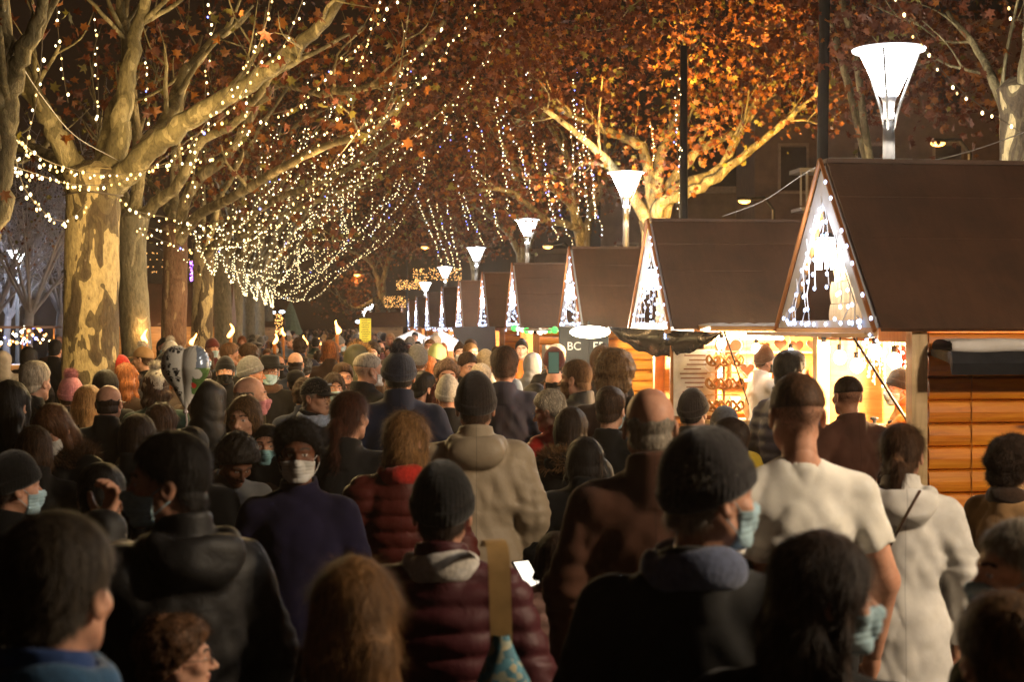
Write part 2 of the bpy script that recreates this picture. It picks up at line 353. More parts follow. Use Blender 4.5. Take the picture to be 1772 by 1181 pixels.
def hand_mesh(curl):
    if curl in HANDC: return HANDC[curl]
    # right hand, wrist at origin, fingers -Z, thumb +Y, palm faces -X
    ch = []
    for i, (y, L) in enumerate(((.030, .072), (.010, .080), (-.011, .074), (-.030, .058))):
        p = np.array([0, y, -.095 + (.004 if i in (0, 3) else 0)]); a = curl * .5 + .08 * i; pts = [p]
        for k, fr in enumerate((.45, .30, .25)):
            dv = np.array([-math.sin(a), (y * .6) * (1 - curl * .5), -math.cos(a)]); p = p + dv * L * fr; pts.append(p); a += curl * .75 + .1
        ch.append(pts)
    def fn(P):
        d = None
        for i, pts in enumerate(ch):
            m = seg(P, (0, pts[0][1] * .35, -.005), pts[0], .014, .0125); d = m if d is None else smin(d, m, .012)
        d = smin(d, seg(P, (0, 0, .03), (0, 0, -.02), .025, .026), .02)
        for pts in ch:
            f = None
            for k in range(3):
                q = seg(P, pts[k], pts[k + 1], .0098 - .0008 * k, .009 - .0008 * k); f = q if f is None else np.minimum(f, q)
            d = smin(d, f, .004)
        t = [(-.004, .02, -.03), (-.018 - .01 * curl, .048, -.062), (-.024 - .02 * curl, .056, -.092 + .01 * curl), (-.03 - .026 * curl, .05, -.112 + .018 * curl)]
        f = np.minimum(np.minimum(seg(P, t[0], t[1], .016, .0115), seg(P, t[1], t[2], .0112, .0098)), seg(P, t[2], t[3], .0095, .008))
        return smin(d, f, .01)
    V, Q = surf(fn, (-.11, -.06, -.19), (.04, .08, .05), .0046); HANDC[curl] = (V, Q); return HANDC[curl]
def place_hand(mb, arms, s, curl=.6):
    sh, el, wr = [np.array(q) for q in arm_pts(arms, s)]
    V, Q = hand_mesh(curl); V = V.copy()
    if s < 0: V[:, 0] *= -1; Q = Q[:, ::-1]
    dv = wr - el; dv = dv / np.linalg.norm(dv); z = -dv
    hint = np.array([0, 1., .0]) if abs(dv[1]) < .8 else np.array([-s * .3, 0, 1.])
    y = hint - z * (hint @ z); y /= np.linalg.norm(y); x = np.cross(y, z)
    mb.add(V @ np.stack([x, y, z]) + wr + dv * .02, Q, 0)
BODYC = {}
def rotM(yaw, pitch):  # clockwise yaw from above, pitch down positive
    return np.array(Matrix.Rotation(-R(yaw), 3, 'Z') @ Matrix.Rotation(-R(pitch), 3, 'X'))
def body_mesh(fem, aL, aR, yaw, pitch, tee=False):
    key = (fem, aL, aR, yaw, pitch, tee)
    if key in BODYC: return BODYC[key]
    def fn(P):
        Q = P.copy(); Q[..., 0] = np.abs(Q[..., 0]); w_ = .93 if fem else 1
        d = ell(P, (0, -.005, 1.27), (.165 * w_, .112, .18)); d = smin(d, ell(P, (0, 0, 1.06), (.14 * w_, .10, .18)), .05)
        d = smin(d, ell(P, (0, -.005, .92), (.165, .115, .13)), .05)
        d = smin(d, seg(Q, (.165 * w_, -.012, 1.385), (.05, -.02, 1.44), .05, .05), .04)
        d = smin(d, seg(P, (0, -.03, 1.40), (0, -.03, 1.50), .058, .052), .04)
        d = smin(d, seg(Q, (.09, 0, .88), (.10, .01, .48), .085, .055), .03); d = smin(d, seg(Q, (.10, .01, .48), (.105, -.02, .09), .052, .038), .02)
        d = smin(d, seg(Q, (.105, -.03, .05), (.12, .14, .035), .036, .030), .03)
        for s, a in ((-1, aL), (1, aR)):
            sh, el, wr = arm_pts(a, s); k = 1.12 if tee else 1
            d = smin(d, seg(P, sh, el, .052 * k, .041 * k), .03); d = smin(d, seg(P, el, wr, .041 * k, .026 * k), .015)
        return d
    V, Q = surf(fn, (-.42, -.24, -.01), (.42, .62, 1.56), .0155); b = MB(); b.add(V, Q, 0)
    hv, hq, hm = head_mesh(fem); hv = (hv + np.array(HC) - np.array(HP)) @ rotM(yaw, pitch).T + np.array(HP); base = b.n
    b.V.append(hv); b.n += len(hv)
    for m in range(5):
        if (hm == m).any(): b.F.append((hq[hm == m] + base, m))
    place_hand(b, aL, -1, .9 if aL in ('phone', 'face', 'up', 'reach', 'bag') else .45); place_hand(b, aR, 1, .9 if aR in ('phone', 'face', 'up', 'reach', 'bag') else .45)
    BODYC[key] = b.mesh('body', [M_SKIN, M_EYEW, M_IRIS, M_BROW, M_LIP], True); return BODYC[key]
CC = {}
def coat_mesh(kind, aL, aR, fem, seed, fine=False):
    key = (kind, aL, aR, fem, seed, fine)
    if key in CC: return CC[key]
    K = {'tee': (.010, .84), 'jacket': (.020, .80), 'coat': (.025, .50), 'puffer': (.036, .78), 'parka': (.034, .66), 'sweater': (.014, .82), 'longcoat': (.030, .42)}[kind.split('+')[0]]
    base = kind.split('+')[0]; ext = kind.split('+')[1:]; off, hem = K; w_ = .94 if fem else 1.0
    def fn(P):
        Q = P.copy(); Q[..., 0] = np.abs(Q[..., 0])
        d = ell(P, (0, -.008, 1.265), (.180 * w_, .120, .19)); d = smin(d, ell(P, (0, 0, 1.06), (.152 * w_, .112, .22)), .07)
        d = smin(d, ell(P, (0, -.005, .90), (.172, .125, .16)), .07)
        if hem < .75:
            S = P.copy(); S[..., 1] *= 1.28; fl = .25 if base == 'longcoat' else .20
            d = smin(d, seg(S, (0, 0, .92), (0, 0, .40), .165, fl), .05)
        d = smin(d, seg(Q, (.175 * w_, -.012, 1.380), (.05, -.022, 1.437), .056, .056) if base == 'tee' else seg(Q, (.163 * w_, -.012, 1.375), (.045, -.02, 1.425), .052, .050), .045)
        if base == 'tee': d = np.minimum(d, seg(P, (0, -.03, 1.38), (0, -.03, 1.455), .060, .054))
        tw = 0
        for s, a in ((-1, aL), (1, aR)):
            sh, el, wr = arm_pts(a, s)
            if base == 'tee':
                el2 = np.array(sh) * .42 + np.array(el) * .58; d = smin(d, seg(P, sh, el2, .060, .062), .03)
                nrm = (np.array(el) - np.array(sh)); nrm = nrm / np.linalg.norm(nrm); cut = (P - el2.astype(np.float32)) @ nrm.astype(np.float32)
                near = np.linalg.norm(P - el2.astype(np.float32), axis=-1) < .14; d = np.where(near, smax(d, cut, .004), d)
            else:
                d = smin(d, seg(P, sh, el, .058, .050), .035); d = smin(d, seg(P, el, wr, .050, .036), .02)
        d = d - off
        A = {'tee': .0045, 'jacket': .008, 'coat': .0055, 'puffer': .005, 'parka': .010, 'sweater': .005, 'longcoat': .009}[base]
        S = P.copy(); S[..., 2] *= .55; f = np.abs(wob(S, 17, seed)); f = f + .5 * (wob(P, 6, seed + 8) > .3) * (.6 - f) * .5; d = d + A * (1 - 2 * f ** .7) + A * .45 * wob(P, 34, seed + 3)
        for s, a in ((-1, aL), (1, aR)):
            el = np.array(arm_pts(a, s)[1], np.float32); re = np.linalg.norm(P - el, axis=-1)
            if base != 'tee': d = d + .0055 * np.sin((P[..., 2] * 1.0 + P[..., 1] * .8 * s) * 105 + 1.5 * np.sin(P[..., 0] * 30)) * np.exp(-(re / .13) ** 2)
            sh_ = np.array([s * .13, -.06, 1.22], np.float32); rs_ = np.linalg.norm(P - sh_, axis=-1); d = d + .0045 * np.sin((P[..., 2] * .55 + P[..., 0] * s * .85) * 78) * np.exp(-(rs_ / .14) ** 2) * (base != 'puffer')
        if base == 'tee':  # hanging folds under the shoulder blades
            d = d + .006 * np.sin((P[..., 2] * 1.2 - np.abs(P[..., 0]) * .9) * 62) * np.exp(-((P[..., 2] - 1.12) / .14) ** 2)
        if base == 'puffer':
            d = d - .014 * np.abs(np.sin((P[..., 2] + .03 * np.abs(P[..., 0])) * 3.14 / .072)) ** .6 + .012
        zt = P[..., 2]
        r = np.sqrt(P[..., 0] ** 2 + ((P[..., 1] + .035) * .95) ** 2)
        if base == 'tee': d = smax(d, -(seg(P, (0, -.03, 1.485), (0, -.02, 1.7), .050, .052)), .004)
        else:
            top = 1.535 if base in ('coat', 'puffer', 'parka', 'longcoat') else 1.51
            cw = .011 if base != 'sweater' else .008
            ring = np.maximum(np.abs(r - .074 + (zt - 1.45) * .10) - cw, np.maximum(zt - top + .25 * (P[..., 1] + .02), 1.38 - zt)) - .004
            d = smax(d, -(seg(P, (0, -.03, 1.47), (0, -.02, 1.7), .060, .064)), .008); d = smin(d, ring, .010)
        if 'hood' in ext:
            hd = ell(P, (0, -.145, 1.43), (.135, .07, .085)); hd = smin(hd, seg(Q, (.10, -.09, 1.47), (.075, .05, 1.46), .042, .03), .04)
            hd = smax(hd, -ell(P, (0, -.10, 1.53), (.085, .07, .06)), .02); hd = hd + .010 * wob(P, 22, seed + 9); d = smin(d, hd, .018)
        if 'up' in ext:  # hood worn up
            C = np.array(HC, np.float32); L = P - C
            hd = ell(L, (0, -.022, .035), (.112, .135, .128)); hd = smin(hd, seg(L, (0, -.06, -.04), (0, -.06, -.18), .10, .12), .05) + .009 * wob(P, 20, seed + 5); hd = smin(hd, ell(L, (0, -.10, .085), (.055, .055, .05)), .05); hd = hd + .006 * np.sin((L[..., 2] + .35 * np.abs(L[..., 0])) * 85 + 2 * np.sin(L[..., 0] * 25)) * np.exp(-((L[..., 2] + .09) / .065) ** 2) - .004 * np.exp(-(L[..., 0] / .006) ** 2) * (L[..., 1] < .05)
            hd = smax(hd, -(ell(L, (0, .0, .02), (.094, .118, .112))), .006); hd = smax(hd, ell(L, (0, .19, -.01), (.085, .13, .115)) * -1, .01); d = smin(d, hd, .02)
        return smax(d, hem - zt - .01 * np.sin(P[..., 0] * 20 + seed), .01)
    zt = 1.82 if 'up' in ext else 1.6
    V, Q = surf(fn, (-.46, -.32, hem - .04), (.46, .60, zt), .0082 if base == 'tee' else (.0105 if fine else .0165)); b = MB(); b.add(V, Q, 0)
    if 'fur' in ext:
        fb = MB(); m = (V[:, 2] > (1.46 if 'up' in ext else 1.40)) & (np.hypot(V[:, 0], V[:, 1] + .03) > .09) & (np.hypot(V[:, 0], V[:, 1] + .03) < .19)
        if 'up' in ext: m = (V[:, 2] > 1.5) & (V[:, 1] > .02)
        Nn = normals(V, Q); ribbons(fb, V[m], Nn[m], 5000, .040, .0022, seed, 'fuzz', .2, 0); PC[('fur', key)] = fb.mesh('fur_trim', M_HAIR)
    CC[key] = b.mesh('coat', [M_SHELL if base in ('puffer', 'parka') else (M_JERSEY if base in ('tee', 'sweater') else M_CLOTH), M_HAIR], True); return CC[key]
PC = {}
def cached(key, fn):
    if key not in PC: PC[key] = fn()
    return PC[key]
def trousers_mesh():
    def fn(P):
        Q = P.copy(); Q[..., 0] = np.abs(Q[..., 0]); d = ell(P, (0, -.005, .92), (.178, .128, .13))
        d = smin(d, seg(Q, (.09, 0, .86), (.10, .01, .48), .10, .075), .03); d = smin(d, seg(Q, (.10, .01, .48), (.105, -.02, .10), .074, .066), .02) + .004 * wob(P, 18, 2)
        return np.maximum(d, .07 - P[..., 2])
    V, Q = surf(fn, (-.25, -.2, .04), (.25, .2, 1.08), .02); b = MB(); b.add(V, Q); return b.mesh('trousers', M_CLOTH, True)
def shoes_mesh():
    def fn(P):
        Q = P.copy(); Q[..., 0] = np.abs(Q[..., 0]); d = seg(Q, (.105, -.04, .055), (.122, .16, .04), .048, .040); d = smin(d, seg(Q, (.105, -.03, .06), (.105, -.025, .15), .048, .05), .02)
        return np.maximum(d, -P[..., 2])
    V, Q = surf(fn, (-.2, -.13, -.02), (.2, .24, .2), .014); b = MB(); b.add(V, Q); return b.mesh('shoes', M_SHELL, True)
def hair_mesh(style, seed, hd=False):
    def skull(P, o): return np.minimum(ell(P, (0, -.012, .043), (.077, .097, .090)), ell(P, (0, -.03, -.03), (.066, .066, .07))) - o
    def cut(P, s=1.2, y0=.03, z0=.035): return P[..., 1] - (y0 + s * (P[..., 2] - z0))
    def fn(P):
        x, y, z = P[..., 0], P[..., 1], P[..., 2]; Q = P.copy(); Q[..., 0] = np.abs(x)
        S = P.copy(); S[..., 2] *= .45; tex = wob(S, 75, seed); big = wob(P, 26, seed + 1)
        if style in ('short', 'quiff', 'side'):
            o = .015 + .010 * np.clip((z - .05) / .08, 0, 1); d = skull(P, o) + .0028 * tex + .003 * big
            if style == 'quiff': d = smin(d, ell(P, (0, .055, .115), (.05, .035, .030)) + .003 * tex, .02)
            d = smax(d, cut(P), .01); d = smax(d, -(z + .062 + .3 * np.maximum(y + .02, 0)), .01)
            d = smax(d, -ell(Q, (.088, -.004, -.012), (.02, .026, .036)), .006); return d
        if style == 'buzz':
            d = skull(P, .006) + .0012 * tex; d = smax(d, cut(P), .01); return smax(d, -(z - .022 + .15 * y), .018)
        if style == 'crop':
            d = skull(P, .008) + .0015 * tex; d = smax(d, cut(P), .01); d = smax(d, -ell(Q, (.088, -.004, -.012), (.02, .026, .036)), .006); return smax(d, -(z + .055), .01)
        if style == 'bald':
            d = skull(P, .0035) + .0015 * tex; d = smax(d, y - .015, .01); d = smax(d, -ell(Q, (.088, -.004, -.012), (.02, .026, .036)), .006)
            return smax(smax(d, -(z + .06), .01), z - .038 - .012 * wob(P, 60, seed), .01)
        if style in ('curly', 'afro', 'bigcurl'):
            o = {'curly': .026, 'afro': .04, 'bigcurl': .044}[style]; d = skull(P, o) + .008 * wob(P, 70, seed) + .008 * big
            if style == 'bigcurl': d = smin(d, ell(P, (0, -.05, -.06), (.10, .075, .08)) + .01 * wob(P, 50, seed), .03)
            d = smax(d, cut(P, 1.1, .045), .015); return smax(d, -(z + (.12 if style == 'bigcurl' else .065)), .02)
        if style in ('long', 'verylong', 'bob', 'wavy'):
            zb = {'long': -.30, 'verylong': -.42, 'bob': -.115, 'wavy': -.24}[style]
            am = .007 if style == 'wavy' else .0035; d = skull(P, .018)
            W = P.copy(); W[..., 0] += (.012 if style == 'wavy' else .004) * np.sin(z * 60 + seed)
            d = smin(d, ell(W, (0, -.055, -.04), (.092, .062, .12)), .03)
            if zb < -.2: d = smin(d, seg(W, (-.035, -.075, -.05), (-.04, -.088, zb + .05), .06, .045), .04); d = smin(d, seg(W, (.035, -.075, -.05), (.04, -.088, zb + .05), .06, .045), .04)
            WQ = W.copy(); WQ[..., 0] = np.abs(WQ[..., 0]); d = smin(d, seg(WQ, (.075, .02, .05), (.088, .0, max(zb + .03, -.22)), .016, .026), .03)
            S2 = P.copy(); S2[..., 2] *= .16; d = d + am * wob(S2, 95, seed) + .004 * big
            d = smax(d, -(ell(P, (0, .085, -.03), (.060, .075, .10))), .012); d = smax(d, y - .10 - (z - .1) * .3, .01)
            return smax(d, zb - z - .02 * wob(S2, 60, seed + 4), .02)
        if style in ('pony', 'bun'):
            d = skull(P, .011) + .0022 * tex
            d = smax(d, cut(P, 1.2, .035), .01); d = smax(d, -ell(Q, (.088, -.004, -.012), (.02, .026, .036)), .006); d = smax(d, -(z + .06), .01)
            if style == 'pony':
                W = P.copy(); W[..., 0] += .006 * np.sin(z * 40); t = smin(seg(W, (0, -.10, .03), (0, -.135, -.03), .022, .028), seg(W, (0, -.135, -.03), (.01, -.12, -.30), .030, .013), .02)
                S2 = P.copy(); S2[..., 2] *= .16; d = smin(d, t + .003 * wob(S2, 95, seed), .012)
            else: d = smin(d, ell(P, (0, -.06, .135), (.038, .036, .032)) + .003 * wob(P, 80, seed), .012)
            return d
    zl = {'long': -.36, 'verylong': -.48, 'bob': -.16, 'wavy': -.3, 'pony': -.34}.get(style, -.16)
    V, Q = surf(fn, (-.14, -.19, zl), (.14, .13, .19), .0052 if style in ('buzz', 'crop', 'bald') else .0062); b = MB(); b.add(V, Q, 0)
    Nn = normals(V, Q); out = Nn[:, 2] > -.6
    if style in ('buzz', 'bald') and hd: ribbons(b, V[out], Nn[out], 7000, .009 if style == 'buzz' else .016, .0009, seed, 'down', .12)
    if style == 'buzz':
        V2, Q2 = surf(lambda P: skull(P, .0012), (-.1, -.13, -.07), (.1, .09, .14), .006); N2 = normals(V2, Q2); rz = np.random.default_rng(3).uniform(0, 1, len(V2)); k2 = (V2[:, 2] > -.05 + .05 * rz) & (V2[:, 1] < .02 + 1.1 * (V2[:, 2] - .03)); ribbons(b, V2[k2], N2[k2], 5200, .0065, .0011, 5, 'down', .2)
    if style not in ('buzz', 'bald'):
        n = {'long': 3000, 'verylong': 3400, 'wavy': 3400, 'bob': 2600, 'curly': 2400, 'afro': 2600, 'bigcurl': 3400}.get(style, 1900)
        L = .05 if style in ('long', 'verylong', 'wavy', 'bob', 'pony') else (.022 if style in ('curly', 'afro', 'bigcurl') else .024)
        if hd: n = int(n * 5.5)
        ribbons(b, V[out], Nn[out], n, L * (1.25 if hd else 1), .0011 if hd else .0016, seed, 'rand' if style in ('curly', 'afro', 'bigcurl') else 'down', .22 if style in ('curly', 'afro', 'bigcurl') else .05)
    return b.mesh('hair', M_HAIR, True)
def hat_mesh(style, seed=0):
    def skull(P, o): return ell(P, (0, -.012, .043), (.077, .097, .090)) - o
    if style in ('beanie', 'pompom', 'tallbeanie'):
        def fn(P):
            x, y, z = P[..., 0], P[..., 1], P[..., 2]; th = np.arctan2(y, x); rib = np.sin(th * 46)
            up = P.copy(); up[..., 2] = np.where(z > .05, .05 + (z - .05) * (.72 if style == 'tallbeanie' else .84), z)
            lowz = .012 + .35 * (y); d = skull(up, .017) + .0012 * rib + .003 * wob(P, 30, seed); d = smax(d, lowz - .006 - z, .006)
            br = skull(P, .0235) + .0016 * rib; br = smax(br, np.abs(z - lowz - .026) - .026, .008); d = smin(d, br, .004)
            return smax(d, -skull(P, .004), .002)
        V, Q = surf(fn, (-.12, -.14, -.06), (.12, .13, .21), .0052); b = MB(); b.add(V, Q, 0)
        if style == 'pompom':
            def fp(P): return ell(P, (0, -.015, .175), (.042, .042, .04)) + .004 * wob(P, 90, 1)
            V, Q = surf(fp, (-.06, -.08, .12), (.06, .05, .23), .006); b.add(V, Q, 0); ribbons(b, V, normals(V, Q), 1500, .018, .0022, 3, 'fuzz', .2)
        return b.mesh('hat', M_KNIT, True)
    if style in ('cap', 'flatcap'):
        def fn(P):
            x, y, z = P[..., 0], P[..., 1], P[..., 2]; d = skull(P, .016 if style == 'cap' else .02) + .001 * wob(P, 40, seed)
            if style == 'flatcap': d = smin(d, ell(P, (0, .02, .10), (.09, .115, .035)), .03)
            d = smax(d, .035 + .1 * y - z, .005)
            v = np.maximum(ell(P, (0, .085, .045), (.078, .085, .5)), np.abs(z - .046 + .9 * (x * x) * 4 + (y - .08) * .18) - .0045); v = np.maximum(v, .05 - y)
            return smax(smin(d, v, .008), -skull(P, .004), .002)
        V, Q = surf(fn, (-.12, -.14, -.02), (.12, .19, .17), .0048); b = MB(); b.add(V, Q, 0); b.ball((0, -.012, .150 if style == 'cap' else .15), .009)
        return b.mesh('hat', M_CLOTH, True)
    if style == 'beret':
        def fn(P): return smax(smax(smin(skull(P, .014), ell(P, (.012, -.02, .085), (.115, .125, .05)), .02) + .002 * wob(P, 30, 2), .03 + .2 * P[..., 1] - P[..., 2], .006), -skull(P, .004), .002)
        V, Q = surf(fn, (-.14, -.16, -.02), (.15, .13, .16), .0055); b = MB(); b.add(V, Q, 0); return b.mesh('hat', M_KNIT, True)
    if style == 'fedora':
        b = MB(); b.lathe([(.10, .045), (.165, .052), (.18, .066), (.178, .070), (.158, .060), (.097, .060), (.097, .068), (.099, .092), (.094, .094), (.088, .15), (.07, .170), (.03, .158), (.001, .158)], (0, -.01, 0), 36, 0, 1.18)
        return b.mesh('hat', M_CLOTH, True)
def mask_mesh():
    def fn(P):
        x, y, z = P[..., 0], P[..., 1], P[..., 2]
        A = np.minimum(head_sdf(P, False, .0055), ell(P, (0, .085, -.045), (.034, .040, .045))) 
        d = A + .0012 * np.sin(z * 420) * (np.abs(z + .05) < .03)
        d = smax(d, z + .008 + .16 * np.abs(x), .004); d = smax(d, -(z + .108), .004); return smax(d, .030 + .25 * (np.abs(x) - .06) - y, .003)
    V, Q = surf(fn, (-.09, .0, -.125), (.09, .14, .01), .0036); b = MB(); b.add(V, Q, 0)
    for s in (-1, 1):
        for z0, z1 in ((-.022, .022), (-.085, -.03)): b.tube([(s * .060, .042, z0), (s * .078, .015, (z0 + z1) / 2), (s * .088, -.018, z1)], .0016, 5)
    return b.mesh('face_mask', M_CLOTH, True)
def glasses_mesh():
    b = MB()
    for s in (-1, 1):
        a = np.linspace(0, 2 * np.pi, 17); b.tube(np.stack([s * EY + .023 * np.cos(a), np.full(17, .104), .008 + .016 * np.sin(a)], 1), .0016, 5, cap=False)
        b.tube([(s * .053, .104, .013), (s * .080, .08, .013), (s * .086, -.01, .012)], .0015, 5)
    b.tube([(-.009, .105, .012), (0, .109, .014), (.009, .105, .012)], .0014, 5); return b.mesh('glasses', M_DARK, True)
def beard_mesh():
    def fn(P):
        x, y, z = P[..., 0], P[..., 1], P[..., 2]; d = head_sdf(P, False, .0045) + .0012 * wob(P, 140, 3)
        d = smax(d, z + .028 - .5 * np.maximum(np.abs(x) - .045, 0) * 2, .006); d = smax(d, .012 - y, .01); d = smax(d, -ell(P, (0, .1, -.058), (.022, .03, .009)), .003); return smax(d, -(z + .122), .006)
    V, Q = surf(fn, (-.09, -.01, -.13), (.09, .13, .03), .0048); b = MB(); b.add(V, Q, 0); ribbons(b, V, normals(V, Q), 500, .010, .0016, 5, 'down', .3); return b.mesh('beard', M_HAIR, True)
def scarf_mesh(seed=0):
    def fn(P):
        r = np.sqrt(P[..., 0] ** 2 + (P[..., 1] + .02) ** 2); th = np.arctan2(P[..., 1], P[..., 0])
        d = np.sqrt(((r - .092) * 1.0) ** 2 + ((P[..., 2] - 1.475 + .012 * np.sin(2 * th + 1)) * .62) ** 2) - .030 + .006 * wob(P, 32, 4); return d
    V, Q = surf(fn, (-.17, -.19, 1.38), (.17, .16, 1.58), .008); b = MB(); b.add(V, Q, 0); return b.mesh('scarf', M_KNIT, True)
def headphones_mesh():
    b = MB(); a = np.linspace(0, np.pi, 15); b.tube(np.stack([.098 * np.cos(a), np.full(15, -.005), .02 + .115 * np.sin(a)], 1), .006, 6)
    for s in (-1, 1): b.ball((s * .094, -.005, -.005), .034, sc=(.45, 1, 1))
    return b.mesh('headphones', M_DARK, True)
SK = {'fair': (.62, .36, .25), 'light': (.55, .30, .20), 'tan': (.40, .20, .12), 'brown': (.17, .075, .042), 'deep': (.10, .045, .027)}
HAIRC = {'black': (.010, .008, .007), 'dark brown': (.028, .016, .010), 'brown': (.065, .034, .018), 'chestnut': (.10, .045, .02), 'light brown': (.16, .09, .04), 'blond': (.36, .22, .09), 'ginger': (.28, .10, .03), 'grey': (.30, .28, .25), 'white': (.62, .58, .50), 'red-brown': (.07, .022, .012)}
CLC = {'black': (.0032, .0030, .0032), 'charcoal': (.013, .012, .012), 'navy': (.012, .018, .045), 'dark brown': (.035, .018, .01), 'brown': (.075, .035, .018), 'grey': (.13, .13, .13), 'beige': (.38, .31, .22), 'cream': (.58, .53, .44), 'burgundy': (.062, .008, .012), 'red': (.45, .025, .015),
       'dark red': (.085, .012, .008), 'olive': (.06, .06, .03), 'white': (.70, .68, .64), 'light grey': (.42, .42, .42), 'mustard': (.42, .20, .03), 'tan': (.34, .20, .09), 'orange': (.55, .14, .02), 'pink': (.55, .22, .25), 'pale green': (.38, .42, .16), 'blue': (.02, .05, .16), 'dark green': (.012, .035, .025),
       'steel blue': (.14, .19, .27), 'light blue': (.40, .58, .66), 'violet': (.028, .02, .085), 'yellow': (.6, .42, .04), 'dusty pink': (.36, .22, .19)}
def clr(n, T): return T[n] if isinstance(n, str) else n
PEOPLE = []; seedc = [11]
def person(x, top, hw, h, label, hair='short', hc='dark brown', hat=None, hatc='black', coat='jacket', cc='black', skin='light', mask=None, glasses=False, beard=False, scarf=None, hy=0, hp=0, aL='down', aR='down', fem=False, fine=False, d=None, group=None, build=1.0, legs='black', phones=False, lod=0, seed=None, base=0, cat='person', furc='light brown'):
    hwid = .205 if hat else {'long': .20, 'verylong': .205, 'wavy': .205, 'bob': .20, 'curly': .212, 'afro': .235, 'bigcurl': .245, None: .235}.get(hair, .183)
    dd = d or hwid * F * 1.125 / (hw + hwid * (top - HZ) / 1.76)
    p = at(x, HZ, dd); zt = CAMZ - (top - HZ) / F * dd - base; S = zt / (1.775 if hat or hair in ('afro', 'bigcurl') else 1.76)
    if seed is None: seedc[0] += 1; seed = seedc[0] % 3
    root = thing('person', label, cat, (p[0], p[1], base), -R(h), group)
    k = min(1.12, max(.80, S)); root.scale = (S * build * (1 if S > .85 else 1.08), S * build * (1 if S > .85 else 1.08), S)
    # keep the head over the requested pixel
    hyq = int(round(hy / 20.0) * 20); hpq = int(round(hp / 12.0) * 12)
    bm = body_mesh(fem, aL, aR, hyq, hpq, coat == 'tee'); link('body', bm, root, color=clr(skin, SK))
    if coat: link({'tee': 't_shirt', 'sweater': 'sweater', 'coat': 'coat', 'longcoat': 'coat', 'parka': 'parka', 'puffer': 'puffer_jacket'}.get(coat.split('+')[0], 'jacket'), coat_mesh(coat, aL, aR, fem, seed, fine), root, color=clr(cc, CLC))
    if coat and 'fur' in coat: link('fur_trim', PC[('fur', (coat, aL, aR, fem, seed, fine))], root, color=clr(furc, HAIRC))
    if not lod: link('trousers', cached('tr', trousers_mesh), root, color=clr(legs, CLC)); link('shoes', cached('sh', shoes_mesh), root, color=CLC['black'])
    Mx = Matrix.Translation(HP) @ Matrix.Rotation(-R(hyq), 4, 'Z') @ Matrix.Rotation(-R(hpq), 4, 'X') @ Matrix.Translation(Vector(HC) - Vector(HP))
    def on(name, me, c):
        o = link(name, me, root, color=c); o.matrix_local = Mx; return o
    if hair: on('hair', cached(('hair', hair, seed, fine), lambda: hair_mesh(hair, seed, fine)), clr(hc, HAIRC))
    if hat: on('hat', cached(('hat', hat), lambda: hat_mesh(hat)), clr(hatc, CLC))
    if mask: on('face_mask', cached('mask', mask_mesh), clr(mask, CLC))
    if glasses: on('glasses', cached('gl', glasses_mesh), (0, 0, 0))
    if beard: on('beard', cached('beard', beard_mesh), clr(hc, HAIRC))
    if phones: on('headphones', cached('hph', headphones_mesh), (0, 0, 0))
    if scarf: link('scarf', cached('scarf', scarf_mesh), root, color=clr(scarf, CLC))
    PEOPLE.append((x, top, dd, hw, root, label)); return root
# ------------------------------------------------------------------ ground and far masses
def ground():
    def f(nt, b):
        v = coords(nt); br = N(nt, 'ShaderNodeTexBrick'); nt.links.new(v, br.inputs[0]); br.inputs['Scale'].default_value = 1.2; br.inputs['Mortar Size'].default_value = .012
        br.inputs[1].default_value = (.13, .12, .105, 1); br.inputs[2].default_value = (.10, .092, .083, 1); br.inputs[3].default_value = (.04, .036, .03, 1)
        n = noise(nt, v, 1.5, 5); c = ramp(nt, n, [(.3, (.6, .6, .6)), (.7, (1.1, 1.1, 1.1))]); nt.links.new(mul(nt, br.outputs[0], c), b.inputs['Base Color']); b.inputs['Roughness'].default_value = .7
    m = mat('paving', f); MB().add([[-160, -30, 0], [160, -30, 0], [160, 300, 0], [-160, 300, 0]], [[0, 1, 2, 3]]).obj('ground', m, kind='structure')
ground()
# ------------------------------------------------------------------ market stalls
def text_mesh(s, size, ext=.004):
    cu = bpy.data.curves.new('lettering', 'FONT'); cu.body = s; cu.size = size; cu.extrude = ext; cu.align_x = 'CENTER'
    o = bpy.data.objects.new('tmp', cu); COL.objects.link(o); bpy.context.view_layer.update()
    me = bpy.data.meshes.new_from_object(o.evaluated_get(bpy.context.evaluated_depsgraph_get())); bpy.data.objects.remove(o); return me
def lettering(s, size, m, loc, rot, parent, name='lettering'):
    me = text_mesh(s, size); me.materials.clear(); me.materials.append(m); o = link(name, me, parent, loc); o.rotation_euler = rot; return o
RH, HW, EZ = 1.10, 1.0, 1.97   # ridge rise, half width, eave height
def stall_roof(mb_r, mb_b, L):
    # local: front gable at x=0 facing -X, ridge along +X, width along Y
    for s in (-1, 1):
        n = np.array([0, s * RH, HW]); n = n / np.linalg.norm(n); 
        a = np.array([0, 0, EZ + RH]); b_ = np.array([0, s * (HW + .02), EZ - .022]); t = n * .03
        P = [a, b_, b_ + [L, 0, 0], a + [L, 0, 0]]; V = [p for p in P] + [p + t for p in P]
        mb_r.add(V, [[0, 1, 2, 3] if s > 0 else [3, 2, 1, 0], [4, 7, 6, 5] if s > 0 else [5, 6, 7, 4], [0, 4, 5, 1], [1, 5, 6, 2], [2, 6, 7, 3], [3, 7, 4, 0]], 0)
        for fr in (.22, .48):
            q = a + (b_ - a) * fr + t; mb_r.tube([q + [.01, 0, 0], q + [L - .01, 0, 0]], .006, 5)
    mb_r.box((L / 2, 0, EZ + RH + .035), (L + .02, .10, .03), 0)
